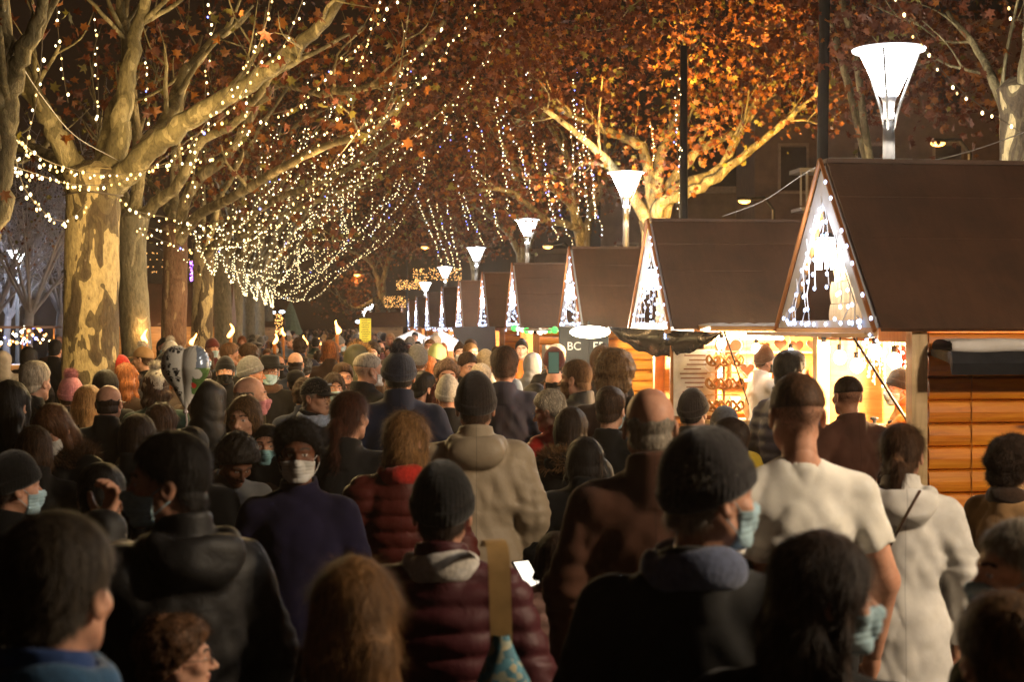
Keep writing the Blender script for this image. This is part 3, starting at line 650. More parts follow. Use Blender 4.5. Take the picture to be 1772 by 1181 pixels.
def tri_ring(o, i, y0x, y1x, mb, mi):
    """two nested triangle outlines (y,z) -> bargeboard frame extruded in x"""
    n = 3
    for k in range(n):
        q = [o[k], o[(k + 1) % n], i[(k + 1) % n], i[k]]; mb.prism(q, y0x, y1x, mi, (1, 2, 0))
def curtain_icicles(root, W, near, rnd, zt=EZ):
    """icicle lights inside the gable"""
    wires = MB(); pts = []
    def top(y): return zt + RH * (1 - abs(y) / HW)
    n = 15 if near else 11
    for k in range(n):
        y = -HW * .86 + 2 * HW * .86 * k / (n - 1) + rnd.uniform(-.03, .03); z1 = top(y) - .18; L = min(z1 - zt - .04, rnd.uniform(.35, .62) if abs(y) < .45 else rnd.uniform(.3, .9))
        if L < .06: L = .06
        m = max(2, int(L / .085)); P = []
        for j in range(m + 1):
            P.append((-.035 + rnd.uniform(-.02, .02), y + .03 * math.sin(j * 1.7 + k) + rnd.uniform(-.015, .015), z1 - L * j / m))
            if j: pts.append((P[-1][0] - .012, P[-1][1] + rnd.uniform(-.025, .025), P[-1][2] - .01))
        wires.tube(P, .0035, 4, cap=False)
    for k in range(9): pts.append((-.05, -HW + .22 * k + rnd.uniform(-.05, .05), zt + .02 + rnd.uniform(0, .04)))
    for s in (-1,):
        for k in (1, 2, 4, 5, 6, 8): f = (k + .5 + rnd.uniform(-.3, .3)) / 10; pts.append((-.06, s * HW * f + .02 * s, zt + RH * (1 - f) + .03))
    return wires, pts
BULB = {}
def bulb_mesh(kind, r=.011):
    if (kind, r) not in BULB:
        b = MB(); b.ball((0, 0, 0), r, 0, 6, 5, (1, 1, 1.35)); BULB[(kind, r)] = b.mesh('bulb', {'warm': E_WARM, 'core': E_CORE, 'cool': E_COOL, 'blue': E_BLUE, 'ice': E_ICE, 'amb': E_AMB}[kind], True)
    return BULB[(kind, r)]
octa = np.array([[1, 0, 0], [0, 1, 0], [-1, 0, 0], [0, -1, 0], [0, 0, 1.3], [0, 0, -1.3]]); octf = np.array([[0, 1, 4], [1, 2, 4], [2, 3, 4], [3, 0, 4], [1, 0, 5], [2, 1, 5], [3, 2, 5], [0, 3, 5]])
def add_bulbs(mb, pts, r, mi):
    for p in pts: mb.add(octa * r + np.array(p), octf, mi)
def icicle_string(p, near, label, group, seed, rz, scale=1):
    rnd = random.Random(seed); t = thing('icicle_lights', label, 'string lights', p, rz, group)
    wires, pts = curtain_icicles(t, 1, near, rnd); pts = pts[:98]
    if near:
        wires.obj('wire', M_WIREW, t, True)
        for q in pts:
            o = link('bulb', bulb_mesh('ice', .0115), t, q)
    else:
        add_bulbs(wires, pts, .015, 1); COL.objects.unlink(t); bpy.data.objects.remove(t)
        o = wires.obj('icicle_lights', [M_WIREW, E_ICE], None, False, p, label=label, cat='string lights', group=group); o.rotation_euler = (0, 0, rz)
STW = .27  # overhang
def log_wall(mb, x0, x1, y, z0, z1, mi=0, h=.142, r=.045, axis='x', out=-1):
    """stacked half-round logs; wall surface at y, bulging towards out"""
    k = int((z1 - z0) / h); h = (z1 - z0) / k
    for i in range(k):
        zc = z0 + h * i; a = np.linspace(0, np.pi, 7); prof = [(y + out * (.012 + r * math.sin(t) ** .6), zc + h / 2 - math.cos(t) * (h / 2 - .002)) for t in a] + [(y - out * .03, zc + h), (y - out * .03, zc)]
        if axis == 'x': mb.prism(prof, x0, x1, mi, (1, 2, 0))
        else: mb.prism(prof, x0, x1, mi, (0, 2, 1))
def stall(px, dep, L, label, idx, near=True, lit=1.0, side='wall', color_k=(1, .72, .38), RZ=0):
    p = at(px, HZ, dep); root = thing('market_stall', label, 'market stall', (p[0], p[1], 0), RZ, 'wooden market stalls in a row')
    # ridge height so that the apex lands where measured
    r, b = MB(), MB(); stall_roof(r, b, L); r.obj('roof', M_FELT, root)
    g = MB(); o = [(-HW, EZ), (0, EZ + RH), (HW, EZ)]; i_ = [(-HW * .80, EZ + .05), (0, EZ + RH * .78), (HW * .80, EZ + .05)]
    tri_ring(o, i_, -.03, .02, g, 0); g.obj('bargeboard', M_BARGE, root)
    e = MB()
    for s in (-1, 1): e.tube([(-.045, s * (HW + .03), EZ - .02), (-.045, 0, EZ + RH + .045)], .015, 6)
    e.obj('edge_trim', M_TRIM, root)
    gp = MB()   # recessed dark gable and the scalloped pale board in front of it
    gp.prism([(-HW * .9, EZ), (0, EZ + RH * .92), (HW * .9, EZ)], .34, .37, 0, (1, 2, 0)); gp.obj('gable_panel', M_FELT, root)
    bh = MB()
    zz = EZ + .012
    for (yl, yr) in ((.15, -.74), (.13, -.62), (.05, -.49), (-.03, -.36), (-.09, -.24)):
        a = np.linspace(-1, 1, 7); hh = .150; bh.prism([(yr, zz), (yr, zz + hh)] + [(yl + .035 * math.cos(t * 1.5), zz + hh / 2 - t * hh / 2) for t in a], .08, .13, 0, (1, 2, 0)); zz += hh + .003
    bh.obj('scalloped_board', W_PALE, root)
    if near:
        for s in (-1, 1):
            sc = MB()
            for k in range(7):
                f = k / 7; y = s * HW * .80 * (1 - f); z = EZ + .05 + (RH * .78 - .05) * f; sc.ball((.0, y * .93, z + .04), .055, 0, 8, 5, (.3, 1, 1.2))
            sc.obj('scalloped_edge', W_WALL, root)
    # floor and structure: counter walls, posts
    D = HW - .09; x0 = STW; X1 = x0 + L - .4
    fl = MB(); fl.box((x0 + (X1 - x0) / 2, 0, .06), (X1 - x0, 2 * D, .10)); fl.obj('floor', W_WALL, root)
    for yy in (-D, D):
        for xx in (x0, X1): ps = MB(); ps.box((xx, yy, EZ / 2 + .04), (.10, .10, EZ - .10)); ps.obj('post', W_PALE if idx == 0 else W_POST, root)
    ps = MB(); ps.box((x0, 0, EZ - .045), (.08, 2 * D - .104, .09)); ps.obj('lintel', W_POST, root)
    cw = MB(); log_wall(cw, -D + .05, D - .05, x0, .08, 1.0, out=-1, axis='y'); cw.obj('front_wall', W_LOG, root)
    ct = MB(); ct.box((x0 - .02, 0, 1.03), (.42, 2 * D - .11, .04)); ct.obj('counter', W_PALE, root)
    sw = MB()
    if side == 'wall':
        log_wall(sw, x0 + .06, X1 - .05, -D, .08, EZ - .02); sw.obj('side_wall', W_LOG, root)
    else:
        log_wall(sw, x0 + .06, X1 - .05, -D, .08, 1.0); sw.obj('side_wall', W_LOG, root)
        c2 = MB(); c2.box((x0 + (X1 - x0) / 2, -D - .05, 1.03), (X1 - x0 - .12, .42, .04)); c2.obj('side_counter', W_PALE, root)
    bw = MB(); log_wall(bw, x0 + .06, X1 - .05, D, .08, EZ - .02, out=1); bw.obj('far_wall', W_WALL, root)
    b2 = MB(); b2.box((X1 - .02, 0, EZ / 2), (.03, 2 * D - .11, EZ - .05)); b2.obj('back_wall', W_WALL, root)
    ce = MB(); ce.box((L / 2, 0, EZ - .01 + .02), (L - .1, 2 * HW - .08, .02)); ce.obj('ceiling', W_PALE, root)
    fb = MB(); n = 12
    fb.prism([(-HW - .02 + (2 * HW + .04) * k / n, EZ - .055 - .012 * (k % 2)) for k in range(n + 1)][::-1] + [(-HW - .02, EZ - .005), (HW + .02, EZ - .005)][::1], -.045, -.025, 0, (1, 2, 0)); fb.obj('fascia', W_WALL, root)
    # lantern in the gable
    lt = thing('gable_lantern', 'gable lantern ' + label_tail(label), 'lantern', (p[0], p[1], 0), RZ, 'lanterns hanging in the stall gables')
    q = MB(); zc = EZ + RH * .48
    for k in range(10): a = k / 10 * 6.283; q.tube([(.0 + .055 * math.cos(a), .055 * math.sin(a), zc + .07), (.0 + .065 * math.cos(a), .065 * math.sin(a), zc - .10 - .03 * (k % 2))], .010, 5)
    q.ball((0, 0, zc), .06, 0, 8, 6, (1, 1, 1.2)); q.obj('lantern_glass', emit('lantern_glow', (1, .94, .85), 26), lt)
    q = MB(); q.tube([(0, 0, zc + .09), (0, 0, EZ + RH * .8)], .006, 5); q.lathe([(.03, zc + .08), (.07, zc + .085), (.03, zc + .12)], n=10); q.obj('lantern_cap', M_DARK, lt)
    lamp('lantern_light', (-.12, 0, zc), [15, 18, 20, 24, 26, 28, 30, 30, 30, 30, 30][idx], (.84, .90, 1), .07, lt)
    return root, p
def label_tail(l): return 'of the ' + l.split(',')[0]
ORD = ['nearest log-walled stall at the right edge', 'second stall from the right with pretzels', 'third stall from the right', 'fourth stall from the right', 'fifth stall along the row', 'sixth stall along the row', 'seventh stall along the row', 'eighth stall along the row', 'ninth stall along the row', 'tenth stall along the row', 'eleventh stall along the row']
SP = [(1430, 10.06), (1128, 15.64), (990, 21.1), (890, 26.5), (838, 31.0), (797, 36.5), (767, 42.5), (741, 49), (722, 56), (708, 64), (697, 73)]
ST = []
for i, (px, dp) in enumerate(SP):
    t, p = stall(px, dp, [3.3, 3.5, 3.5, 3.4, 3.4, 3.3, 3.2, 3.2, 3.2, 3.2, 3.2][i], ORD[i] + ', dark felt roof and glowing gable', i, i < 3, side='wall' if i != 1 else 'open'); ST.append(p)
    icicle_string((p[0], p[1], 0), i < 3, 'icicle lights in gable ' + label_tail(ORD[i]), 'icicle lights in the stall gables', 40 + i, 0)
P0, P1, P2, P3 = ST[:4]
def stall_light(p, dx, dy, z, pw, col=(1, .74, .42), rad=.12, label=None):
    """a real fitting: a glowing tube under the ceiling"""
    t = thing('tube_lamp', label, 'lamp', (p[0] + dx, p[1] + dy, z), 0, 'lamps under the stall roofs')
    b = MB(); b.tube([(-.35, 0, 0), (.35, 0, 0)], .03, 8); b.obj('glow_tube', emit('stall_tube', (1, .86, .6), 18), t)
    b = MB(); b.box((0, 0, .045), (.75, .08, .02)); b.obj('housing', M_BARGE, t)
    l = lamp('stall_light', (0, 0, -.09), pw, col, rad, t)
for i in range(11):
    pw = [560, 1000, 420, 260, 220, 200, 180, 160, 160, 160, 160][i]; stall_light(ST[i], 1.0, -.25, EZ - .10, pw, (1, .62, .28) if i < 5 else (1, .80, .62), label='tube lamp under roof ' + label_tail(ORD[i]))
def bulb_row(P, lb, n):
    for k in range(n):
        q = np.array(P[0]) + (np.array(P[1]) - np.array(P[0])) * (k / max(1, n - 1)); L = .10 + .05 * (k % 3); t = thing('hanging_bulb', lb[0] + ['leftmost of the row', 'second of the row', 'third of the row', 'fourth of the row', 'fifth of the row', 'sixth of the row'][k] + lb[1], 'lamp', q, 0, 'bare bulbs under the stall roofs')
        b = MB(); b.ball((0, 0, -L), .045, 0, 12, 8, (1, 1, 1.15)); b.obj('bulb', emit('bare_bulb', (1, .90, .66), 45), t, True); b = MB(); b.tube([(0, 0, 0), (0, 0, -L + .06)], .006, 5); b.lathe([(.02, -L + .05), (.022, -L + .09), (.008, -L + .095)], n=8); b.obj('socket', M_DARK, t)
bulb_row([(P1[0] + .45, P1[1] - 1.15, EZ - .06), (P1[0] + 2.2, P1[1] - 1.15, EZ - .06)], ('bright bare bulb over the pretzel counter, ', ''), 6)
bulb_row([(P0[0] + .22, P0[1] + .7, EZ - .06), (P0[0] + .24, P0[1] - .62, EZ - .06)], ('bright bare bulb in the nearest stall front, ', ' by distance'), 5)
# flaps raised in front of the stalls: edge-on boards with props
def flap(name, label, c, sz, m, props=(), wavy=False):
    t = thing(name, label, 'stall flap', c, 0); b = MB(); b.box((0, 0, 0), sz)
    b.obj('board', m, t)
    if wavy:
        b = MB(); k = max(3, int(sz[0] / .12))
        b.prism([(-sz[0] / 2 + sz[0] * j / k, sz[2] / 2 + .012 + .02 * (j % 2)) for j in range(k + 1)] + [(sz[0] / 2, sz[2] / 2), (-sz[0] / 2, sz[2] / 2)], -sz[1] / 2 - .012, sz[1] / 2, 0, (0, 2, 1)); b.obj('edging', M_BARGE, t)
    for q in props:
        b = MB(); b.tube([q[0], q[1]], .009, 6); b.obj('prop', M_DARK, t)
    return t
# pixel-measured: flap over the pretzel stall's open side, scalloped edge
flap('side_flap', 'long wooden flap with wavy edging raised over the pretzel counter', (P1[0] + 1.55, P1[1] - 1.25, EZ - .01), (2.6, .50, .045), W_WALL, [((-1.15, -.2, -.03), (-.75, .3, -.82))], True)
flap('front_flap', 'front flap of the nearest stall held up by a dark diagonal prop', (P0[0] - .16, P0[1], EZ - .045), (.26, 1.9, .025), W_WALL, [((.05, -.85, -.02), (.46, -.78, -.60))])
flap('front_flap', 'front flap of the third stall seen edge-on above the round lamp', (P2[0] - .30, P2[1], EZ - .04), (.6, 1.9, .03), M_BARGE, [((.1, -.9, -.02), (.6, -.8, -.7))])
b = MB(); b.tube([(P0[0] + .60, P0[1] - .975, .1), (P0[0] + .60, P0[1] - .975, 1.9)], .003, 5); b.obj('wall_cable', W_POST, None, label='thin dark cable running down the near log wall', cat='cable')
# low snow-edged awning on the near log wall
aw = thing('small_awning', 'small awning with snowy white top edge on the near log wall', 'awning', (P0[0] + .325, P0[1] - 1.0, 0))
b = MB(); b.prism([(0, 1.84), (-.30, 1.83), (-.33, 1.76), (-.31, 1.69), (-.28, 1.76), (0, 1.80)], 0, 2.7, 0, (1, 2, 0)); b.obj('canopy', M_TARP, aw)
def awn():
    def fn(P): return smin(seg(P, (.03, -.28, 1.862), (2.68, -.28, 1.862), .038, .038), ell(P * np.array([.0, 1, 1], np.float32) + np.array([0, .15, -1.86], np.float32), (0, 0, 0), (1, .15, .035)), .03) + .013 * wob(P, 8, 2)
    V, Q = surf(fn, (.0, -.40, 1.76), (2.74, .02, 1.97), .018); return V, Q
V, Q = awn(); b = MB(); b.add(V, Q); b.obj('snow_cover', simple('fake_snow', (.62, .58, .55), .8, var=.1), aw, True)
# sagging black tarp between stall two and three
def tarp():
    n, m = 28, 10; V = []; a = at(1050, 566, 15.6); c = at(1245, 576, 14.2)
    for j in range(m):
        v = j / (m - 1)
        for i in range(n):
            u = i / (n - 1); sag = .27 * math.sin(math.pi * u) ** .8 * v; x = a + (c - a) * u
            V.append([x[0], x[1] - .10 * math.sin(v * 2.6) - .02 * math.sin(u * 19 + v * 5), x[2] - sag + .014 * math.sin(u * 40 + 6 * v) * v])
    V = np.array(V); Vb = V + [0, .012, 0]; Qf = [[j * n + i, j * n + i + 1, (j + 1) * n + i + 1, (j + 1) * n + i] for j in range(m - 1) for i in range(n - 1)]
    b = MB(); b.add(V, Qf); b.add(Vb, [q[::-1] for q in Qf]); b.obj('tarp', M_TARP, None, True, label='glossy black tarp sagging in a curve between second and third stall', cat='tarp')
tarp()
# round bright lamp in front of stall three
t = thing('floodlight', 'blazing oval white floodlight below the third stall flap', 'floodlight', at(1021, 575, 17.5)); b = MB(); b.ball((0, 0, 0), .24, 0, 20, 10, (1, .7, .30)); b.obj('glow_head', emit('flood_glow', (1, .95, .72), 70), t)
b = MB(); b.tube([(0, 0, .03), (0, .1, .12)], .015, 6); b.obj('bracket', M_DARK, t); lamp('flood', (0, -.1, -.15), 380, (1, .86, .6), .1, t)
# boards with lettering beside stall three
for (x, s, w_, lb) in ((993, 'BC', 52, 'dark board reading BC beside the third stall counter'), (1036, 'ER', 34, 'dark board reading ER right of the BC board')):
    q = at(x, 610, 19.2); t = thing('sign_board', lb, 'sign', q); ww = w_ / F * 19.2
    b = MB(); b.box((0, 0, 0), (ww, .03, .66)); b.obj('panel', simple('black_board', (.008, .008, .008), .9), t); lettering(s, .15, simple('chalk', (.62, .6, .55), .8), (0, -.022, .03), (R(90), 0, 0), t)
q = at(957, 625, 22); t = thing('freezer', 'white cabinet door behind the fourth stall', 'cabinet', (q[0], q[1], 0)); b = MB(); b.box((0, 0, .85), (.28, .4, 1.7)); b.obj('body', M_BARGE, t); b = MB(); b.box((0, -.21, .9), (.24, .02, 1.5)); b.obj('door', simple('white_door', (.75, .75, .78), .4), t)
# green and white lamp balls
t = thing('ball_garland', 'garland of green and white glowing balls under the fourth stall flap', 'ball garland', (0, 0, 0)); A, B = at(890, 566, 22.5), at(960, 569, 20.0)
gc = ['g', 'w', 'w', 'g', 'w', 'd', 'w', 'w', 'g', 'g']
for k in range(10):
    u = k / 9; q = A + (B - A) * u; q[2] -= .02 + .035 * math.sin(u * 3.14); b = MB(); b.ball((0, 0, 0), .036 + .012 * (k % 3 == 0), 0, 10, 7); b.obj('ball', {'g': emit('green_ball', (.06, .8, .12), 1.1), 'w': emit('white_ball', (1, .95, .85), 1.6), 'd': M_TARP}[gc[k]], t, True, tuple(q))
b = MB(); b.tube([A + (0, 0, .03), (A + B) / 2 + (0, 0, -.0), B + (0, 0, .03)], .004, 4); b.obj('wire', M_WIRE, t)
# hanging tarps / wind screens at stalls four-five
q = at(825, 592, 24); t = thing('wind_screen', 'dark blue-black sheet hanging askew beside the fifth stall', 'wind screen', q); b = MB(); b.prism([(-.42, .24), (.30, .25), (.32, -.28), (-.18, -.20)], 0, .02, 0, (0, 2, 1)); b.obj('sheet', simple('navy_sheet', (.018, .018, .035), .5), t)
# cold white icicles under the far flaps
b = MB(); rr = random.Random(5); pts = []
for k in range(75):
    u = rr.random(); a_ = at(738 + 72 * u, 567 + rr.uniform(0, 6) + (rr.random() < .3) * rr.uniform(0, 22), 34 - 8 * u); pts.append(a_)
add_bulbs(b, pts, .014, 1); b.tube([at(738, 566, 34), at(775, 568, 30), at(810, 567, 26)], .006, 4, 0); b.obj('icicle_lights', [M_WIREW, E_ICE], None, label='row of cold white drip lights along the fifth and sixth stall flaps', cat='string lights')
# white fabric and lit tents behind
for (x, d_, w_, lb) in ((715, 46, 1.0, 'small white canopy lit from inside between far stalls'), (765, 38, .9, 'white plastic side curtain glowing beside the sixth stall'), (655, 75, 2.4, 'low pale awning at the far end of the row')):
    q = at(x, 600, d_); t = thing('awning', lb, 'awning', (q[0], q[1], 0)); b = MB(); b.prism([(-w_ / 2, 1.35), (-w_ / 2, 1.62), (0, 1.86), (w_ / 2, 1.62), (w_ / 2, 1.35)], 0, .9, 0, (0, 2, 1)); b.obj('canopy', simple('white_canvas', (.7, .68, .66), .8), t)
    b = MB()
    for s in (-1, 1): b.tube([(s * w_ * .46, .1, 0), (s * w_ * .46, .1, 1.5)], .025, 6)
    b.obj('pole', M_POLE, t); lamp('tent_light', (0, -.5, 1.3), 30, (1, .88, .8), .1, t)
# dark block of a far stall roof turned away, in the middle distance
for (x, y0, y1, w_, d_, lb) in ((668, 541, 572, 1.55, 62, 'dark roofed stall turned sideways at the end of the row'), (450, 552, 580, 2.0, 60, 'dark stall roof under the left fairy lights far away')):
    q = at(x, 570, d_); hh = (HZ - y0) / F * d_ + CAMZ; t = thing('market_stall', lb, 'market stall', (q[0], q[1], 0)); b = MB(); b.prism([(0, hh), (.9, 1.95), (-.9, 1.95)], -w_ / 2, w_ / 2, 0, (1, 2, 0)); b.obj('roof', M_FELT, t)
    b = MB(); b.box((0, 0, .97), (w_ - .2, 1.5, 1.94)); b.obj('wall', W_WALL, t)
# ------------------------------------------------------------------ goods and people stuff in stall two
cx, cy = P1[0], P1[1] - .95
E_PAPER = simple('paper', (.72, .64, .48), .8); M_DOUGH = simple('baked_dough', (.50, .22, .05), .5, var=.3, vs=20); M_GINGER = simple('gingerbread', (.22, .08, .025), .7); M_ICING = simple('icing', (.8, .76, .7), .6)
def pretzel(c, r, parent):
    a = np.linspace(-2.6, 2.6, 22); P = np.stack([np.sin(a) * r, np.full(22, 0), -np.cos(a) * r * .85 + 0], 1) * 1
    P = [(r * math.sin(t), 0, r * .85 * -math.cos(t)) for t in np.linspace(-2.5, 2.5, 18)]; P = [(.35 * r, -.01, -r * .55)] + P[::-1] + [(-.35 * r, -.012, -r * .55)] if False else [(r * .40, -.01, -r * .60), (-.1 * r, -.012, .05 * r)] + [(r * math.sin(t), 0, -r * .85 * math.cos(t) * 1.0) for t in np.linspace(-2.5, 2.5, 18)] + [(.1 * r, .012, .05 * r), (-r * .40, .01, -r * .60)]
    b = MB(); b.tube(P, r * .17, 7); return b
rack = thing('pretzel_rack', 'pole rack hung with golden pretzels on the open counter', 'pretzel rack', (cx + .50, cy - .10, 1.05)); b = MB(); b.tube([(0, 0, 0), (0, 0, .86)], .014, 8)
for z in (.25, .47, .68): b.tube([(-.17, 0, z), (.17, 0, z)], .007, 6)
b.obj('stand', W_PALE, rack); k = 0
for z in (.15, .37, .60):
    for x in (-.12, 0.0, .12):
        for dy in (-.06, -.02):
            pb = pretzel(0, .068, None); o = pb.obj('pretzel', M_DOUGH, None, True, (cx + .50 + x, cy - .10 + dy, 1.05 + z), label='golden pretzel hanging on the pole rack by the open counter', cat='pretzel', group='pretzels on the pole rack'); o.rotation_euler = (0, 0, random.uniform(-.7, .7)); k += 1
def heart(r):
    P = []
    for t in np.linspace(0, 6.283, 28, endpoint=False): P.append((r * .062 * 16 * math.sin(t) ** 3, r * .062 * (13 * math.cos(t) - 5 * math.cos(2 * t) - 2 * math.cos(3 * t) - math.cos(4 * t))))
    return P[::-1]
for (x, z, r, lb) in ((.58, 1.76, .15, 'biggest gingerbread heart hanging top of the open counter'), (.40, 1.58, .10, 'small gingerbread heart left of the pretzel pole'), (.76, 1.55, .09, 'small gingerbread heart right of the pretzel pole')):
    t = thing('gingerbread_heart', lb, 'gingerbread', (cx + x, cy - .02, z)); b = MB(); b.prism(heart(r), 0, .02, 0, (0, 2, 1)); b.obj('biscuit', M_GINGER, t); b = MB(); h_ = np.array(heart(r * .86)); b.tube([(a_, -.006, c_) for a_, c_ in list(h_) + [h_[0]]], .009, 5); b.obj('icing', M_ICING, t)
    b = MB(); b.tube([(0, .01, r * .4), (0, .01, 1.95 - z)], .003, 4); b.obj('ribbon', simple('red_ribbon', (.5, .03, .03), .6), t)
for (x, lb) in ((.22, 'cream menu sheet with brown print left of the pretzels'),):
    t = thing('menu_board', lb, 'menu', (cx + x, cy - .02, 1.42)); b = MB(); b.box((0, 0, 0), (.42, .02, .66)); b.obj('sheet', E_PAPER, t); b = MB()
    for k in range(11): b.box((random.uniform(-.03, .03), -.014, .27 - k * .045), (random.uniform(.16, .30), .004, .012))
    b.obj('printed_lines', simple('print_brown', (.30, .12, .05), .8), t)
    b = MB(); b.box((0, .02, 0), (.48, .02, .74)); b.obj('frame', W_POST, t)
bt = thing('basket', 'tray heaped with brown nuts on the counter below the pretzels', 'basket', (cx + .95, cy - .12, 1.05)); b = MB(); b.lathe([(.10, 0), (.16, .07), (.15, .075), (.09, .02)], n=18); b.obj('tray', W_WALL, bt)
def nuts():
    b = MB()
    for k in range(70): a = random.uniform(0, 6.28); r_ = random.uniform(0, .13); b.ball((r_ * math.cos(a), r_ * math.sin(a), .06 + .09 * (1 - r_ / .13) + random.uniform(0, .01)), .014, k % 2, 6, 4)
    b.obj('nuts', [M_DOUGH, M_GINGER], bt, True, kind='stuff')
nuts()
sh = thing('shelf_unit', 'pale wooden shelves of jars and packets behind the pretzel vendor', 'shelves', (cx + 1.55, cy + 1.62, .11)); b = MB()
for z in (.95, 1.27, 1.58): b.box((0, 0, z), (2.3, .22, .025))
for s in (-1, 1): b.box((s * 1.165, 0, .9), (.025, .24, 1.7))
b.obj('boards', W_PALE, sh); rr = random.Random(8); GC = [(.5, .06, .03), (.6, .42, .08), (.12, .3, .1), (.7, .6, .45), (.35, .12, .04), (.1, .15, .4)]
for z in (.95, 1.27):
    for k in range(12):
        w_ = rr.uniform(.05, .075); h_ = rr.uniform(.12, .2); b = MB(); b.lathe([(w_, 0), (w_, h_ * .8), (w_ * .7, h_ * .88), (w_ * .72, h_)], n=12) if k % 3 else b.box((0, 0, h_ / 2), (w_ * 1.7, .08, h_))
        gi = rr.randrange(6); b.obj('jar' if k % 3 else 'packet', simple('goods_%d' % gi, GC[gi], .35), None, bool(k % 3), (cx + .52 + k * .185, cy + 1.60, .11 + z + .013), label='coloured jar on the shelves behind the pretzel vendor' if k % 3 else 'coloured packet on the shelves behind the pretzel vendor', cat='jar' if k % 3 else 'packet', group='jars on the vendor shelves' if k % 3 else 'packets on the vendor shelves')
for k in range(7):
    q = (cx + .9 + k * .16, cy - .16, 1.78 + .02 * (k % 2)); b = MB(); b.prism(heart(.055 + .012 * (k % 3)), 0, .015, 0, (0, 2, 1)); t = thing('gingerbread_heart', 'small iced gingerbread heart in the row over the open counter', 'gingerbread', q, 0, 'row of small gingerbread hearts'); b.obj('biscuit', M_GINGER, t); b = MB(); b.tube([(0, .008, .02), (0, .008, .15)], .002, 4); b.obj('ribbon', simple('red_ribbon', (.5, .03, .03), .6), t)
# stall one: red cloth, pots, tinsel, posts
cx, cy = P0[0], P0[1]
for (y, z, lb) in ((.55, 1.42, 'red cloth panel hanging inside the nearest stall front'), (-.05, 1.35, 'second red cloth panel deeper inside the nearest stall')):
    t = thing('cloth_panel', lb, 'cloth panel', (cx + .75 + (.3 if y < 0 else 0), cy + y, z)); b = MB(); n = 9
    V = []; 
    for j in range(2):
        for i in range(n): V.append([.02 * math.sin(i * 1.9), -.17 + .34 * i / (n - 1), -.42 + .84 * j])
    b.add(V, [[i, i + 1, n + i + 1, n + i] for i in range(n - 1)]); b.add(np.array(V) + [.012, 0, 0], [[n + i, n + i + 1, i + 1, i] for i in range(n - 1)]); b.obj('cloth', simple('red_cloth', (.50, .03, .012), .8), t, True)
for (x, y, r_, lb) in ((.30, -.42, .17, 'large steel pot with red side nearest on the stall counter'), (.32, -.05, .14, 'steel pot with black lid knob behind the largest pot'), (.30, .32, .13, 'smaller pot at the far end of the counter')):
    t = thing('cooking_pot', lb, 'pot', (cx + x, cy + y, 1.055)); b = MB(); b.lathe([(r_ * .96, 0), (r_, .02), (r_, .22), (r_ * 1.03, .225), (r_ * .97, .23)], n=24); b.obj('pot', simple('red_enamel', (.28, .03, .03), .3), t, True)
    b = MB(); b.lathe([(r_ * 1.02, .228), (r_ * .98, .24), (r_ * .5, .262), (.02, .268)], n=24); b.obj('lid', simple('steel', (.6, .6, .62), .25, .9), t, True); b = MB(); b.lathe([(.012, .265), (.014, .285), (.03, .29), (.03, .305), (.01, .31)], n=12); b.obj('knob', M_DARK, t, True)
t = thing('tinsel_garland', 'glittering warm garland hanging along the nearest stall ceiling', 'garland', (cx + .5, cy, EZ - .06)); b = MB(); rr = random.Random(3); pts = []
for k in range(16):
    y = -.75 + 1.5 * k / 15; L = rr.uniform(.12, .40); b.tube([(0, y, 0), (.01, y, -L)], .003, 4)
    for j in range(int(L / .03)): pts.append((rr.uniform(-.015, .015), y + rr.uniform(-.02, .02), -.03 * j - .02))
add_bulbs(b, pts, .0085, 1); b.obj('strands', [M_WIREW, emit('tinsel_glow', (1, .86, .55), 8)], t)
bx = at(1572, 618, 9.2); t = thing('exit_lamp_box', 'small red and white box lamp hanging inside the nearest stall', 'box lamp', (cx + .62, cy - .52, 1.74)); b = MB(); b.box((0, 0, 0), (.07, .16, .05)); b.obj('cover', simple('white_plastic', (.7, .7, .7), .4), t); b = MB(); b.box((0, 0, -.045), (.06, .15, .04)); b.obj('red_panel', emit('red_glow', (.9, .06, .04), .8), t)
b = MB(); b.tube([(0, 0, .02), (-.12, .1, .16)], .008, 5); b.obj('bracket', M_DARK, t)
# cold bulbs trailing down from the nearest gable corner
b = MB(); A = [at(1515, 548, 9.1), at(1520, 575, 9.1), at(1516, 600, 9.1), at(1522, 640, 9.2)]; b.tube(A, .004, 4); add_bulbs(b, [at(1530, 563, 9.1), at(1505, 580, 9.1), at(1517, 590, 9.1), at(1508, 598, 9.15), at(1512, 606, 9.1), at(1519, 617, 9.1)], .011, 1); b.obj('light_string', [M_WIREW, E_ICE], None, label='loose end of cold lights dangling from the nearest gable corner', cat='string lights')
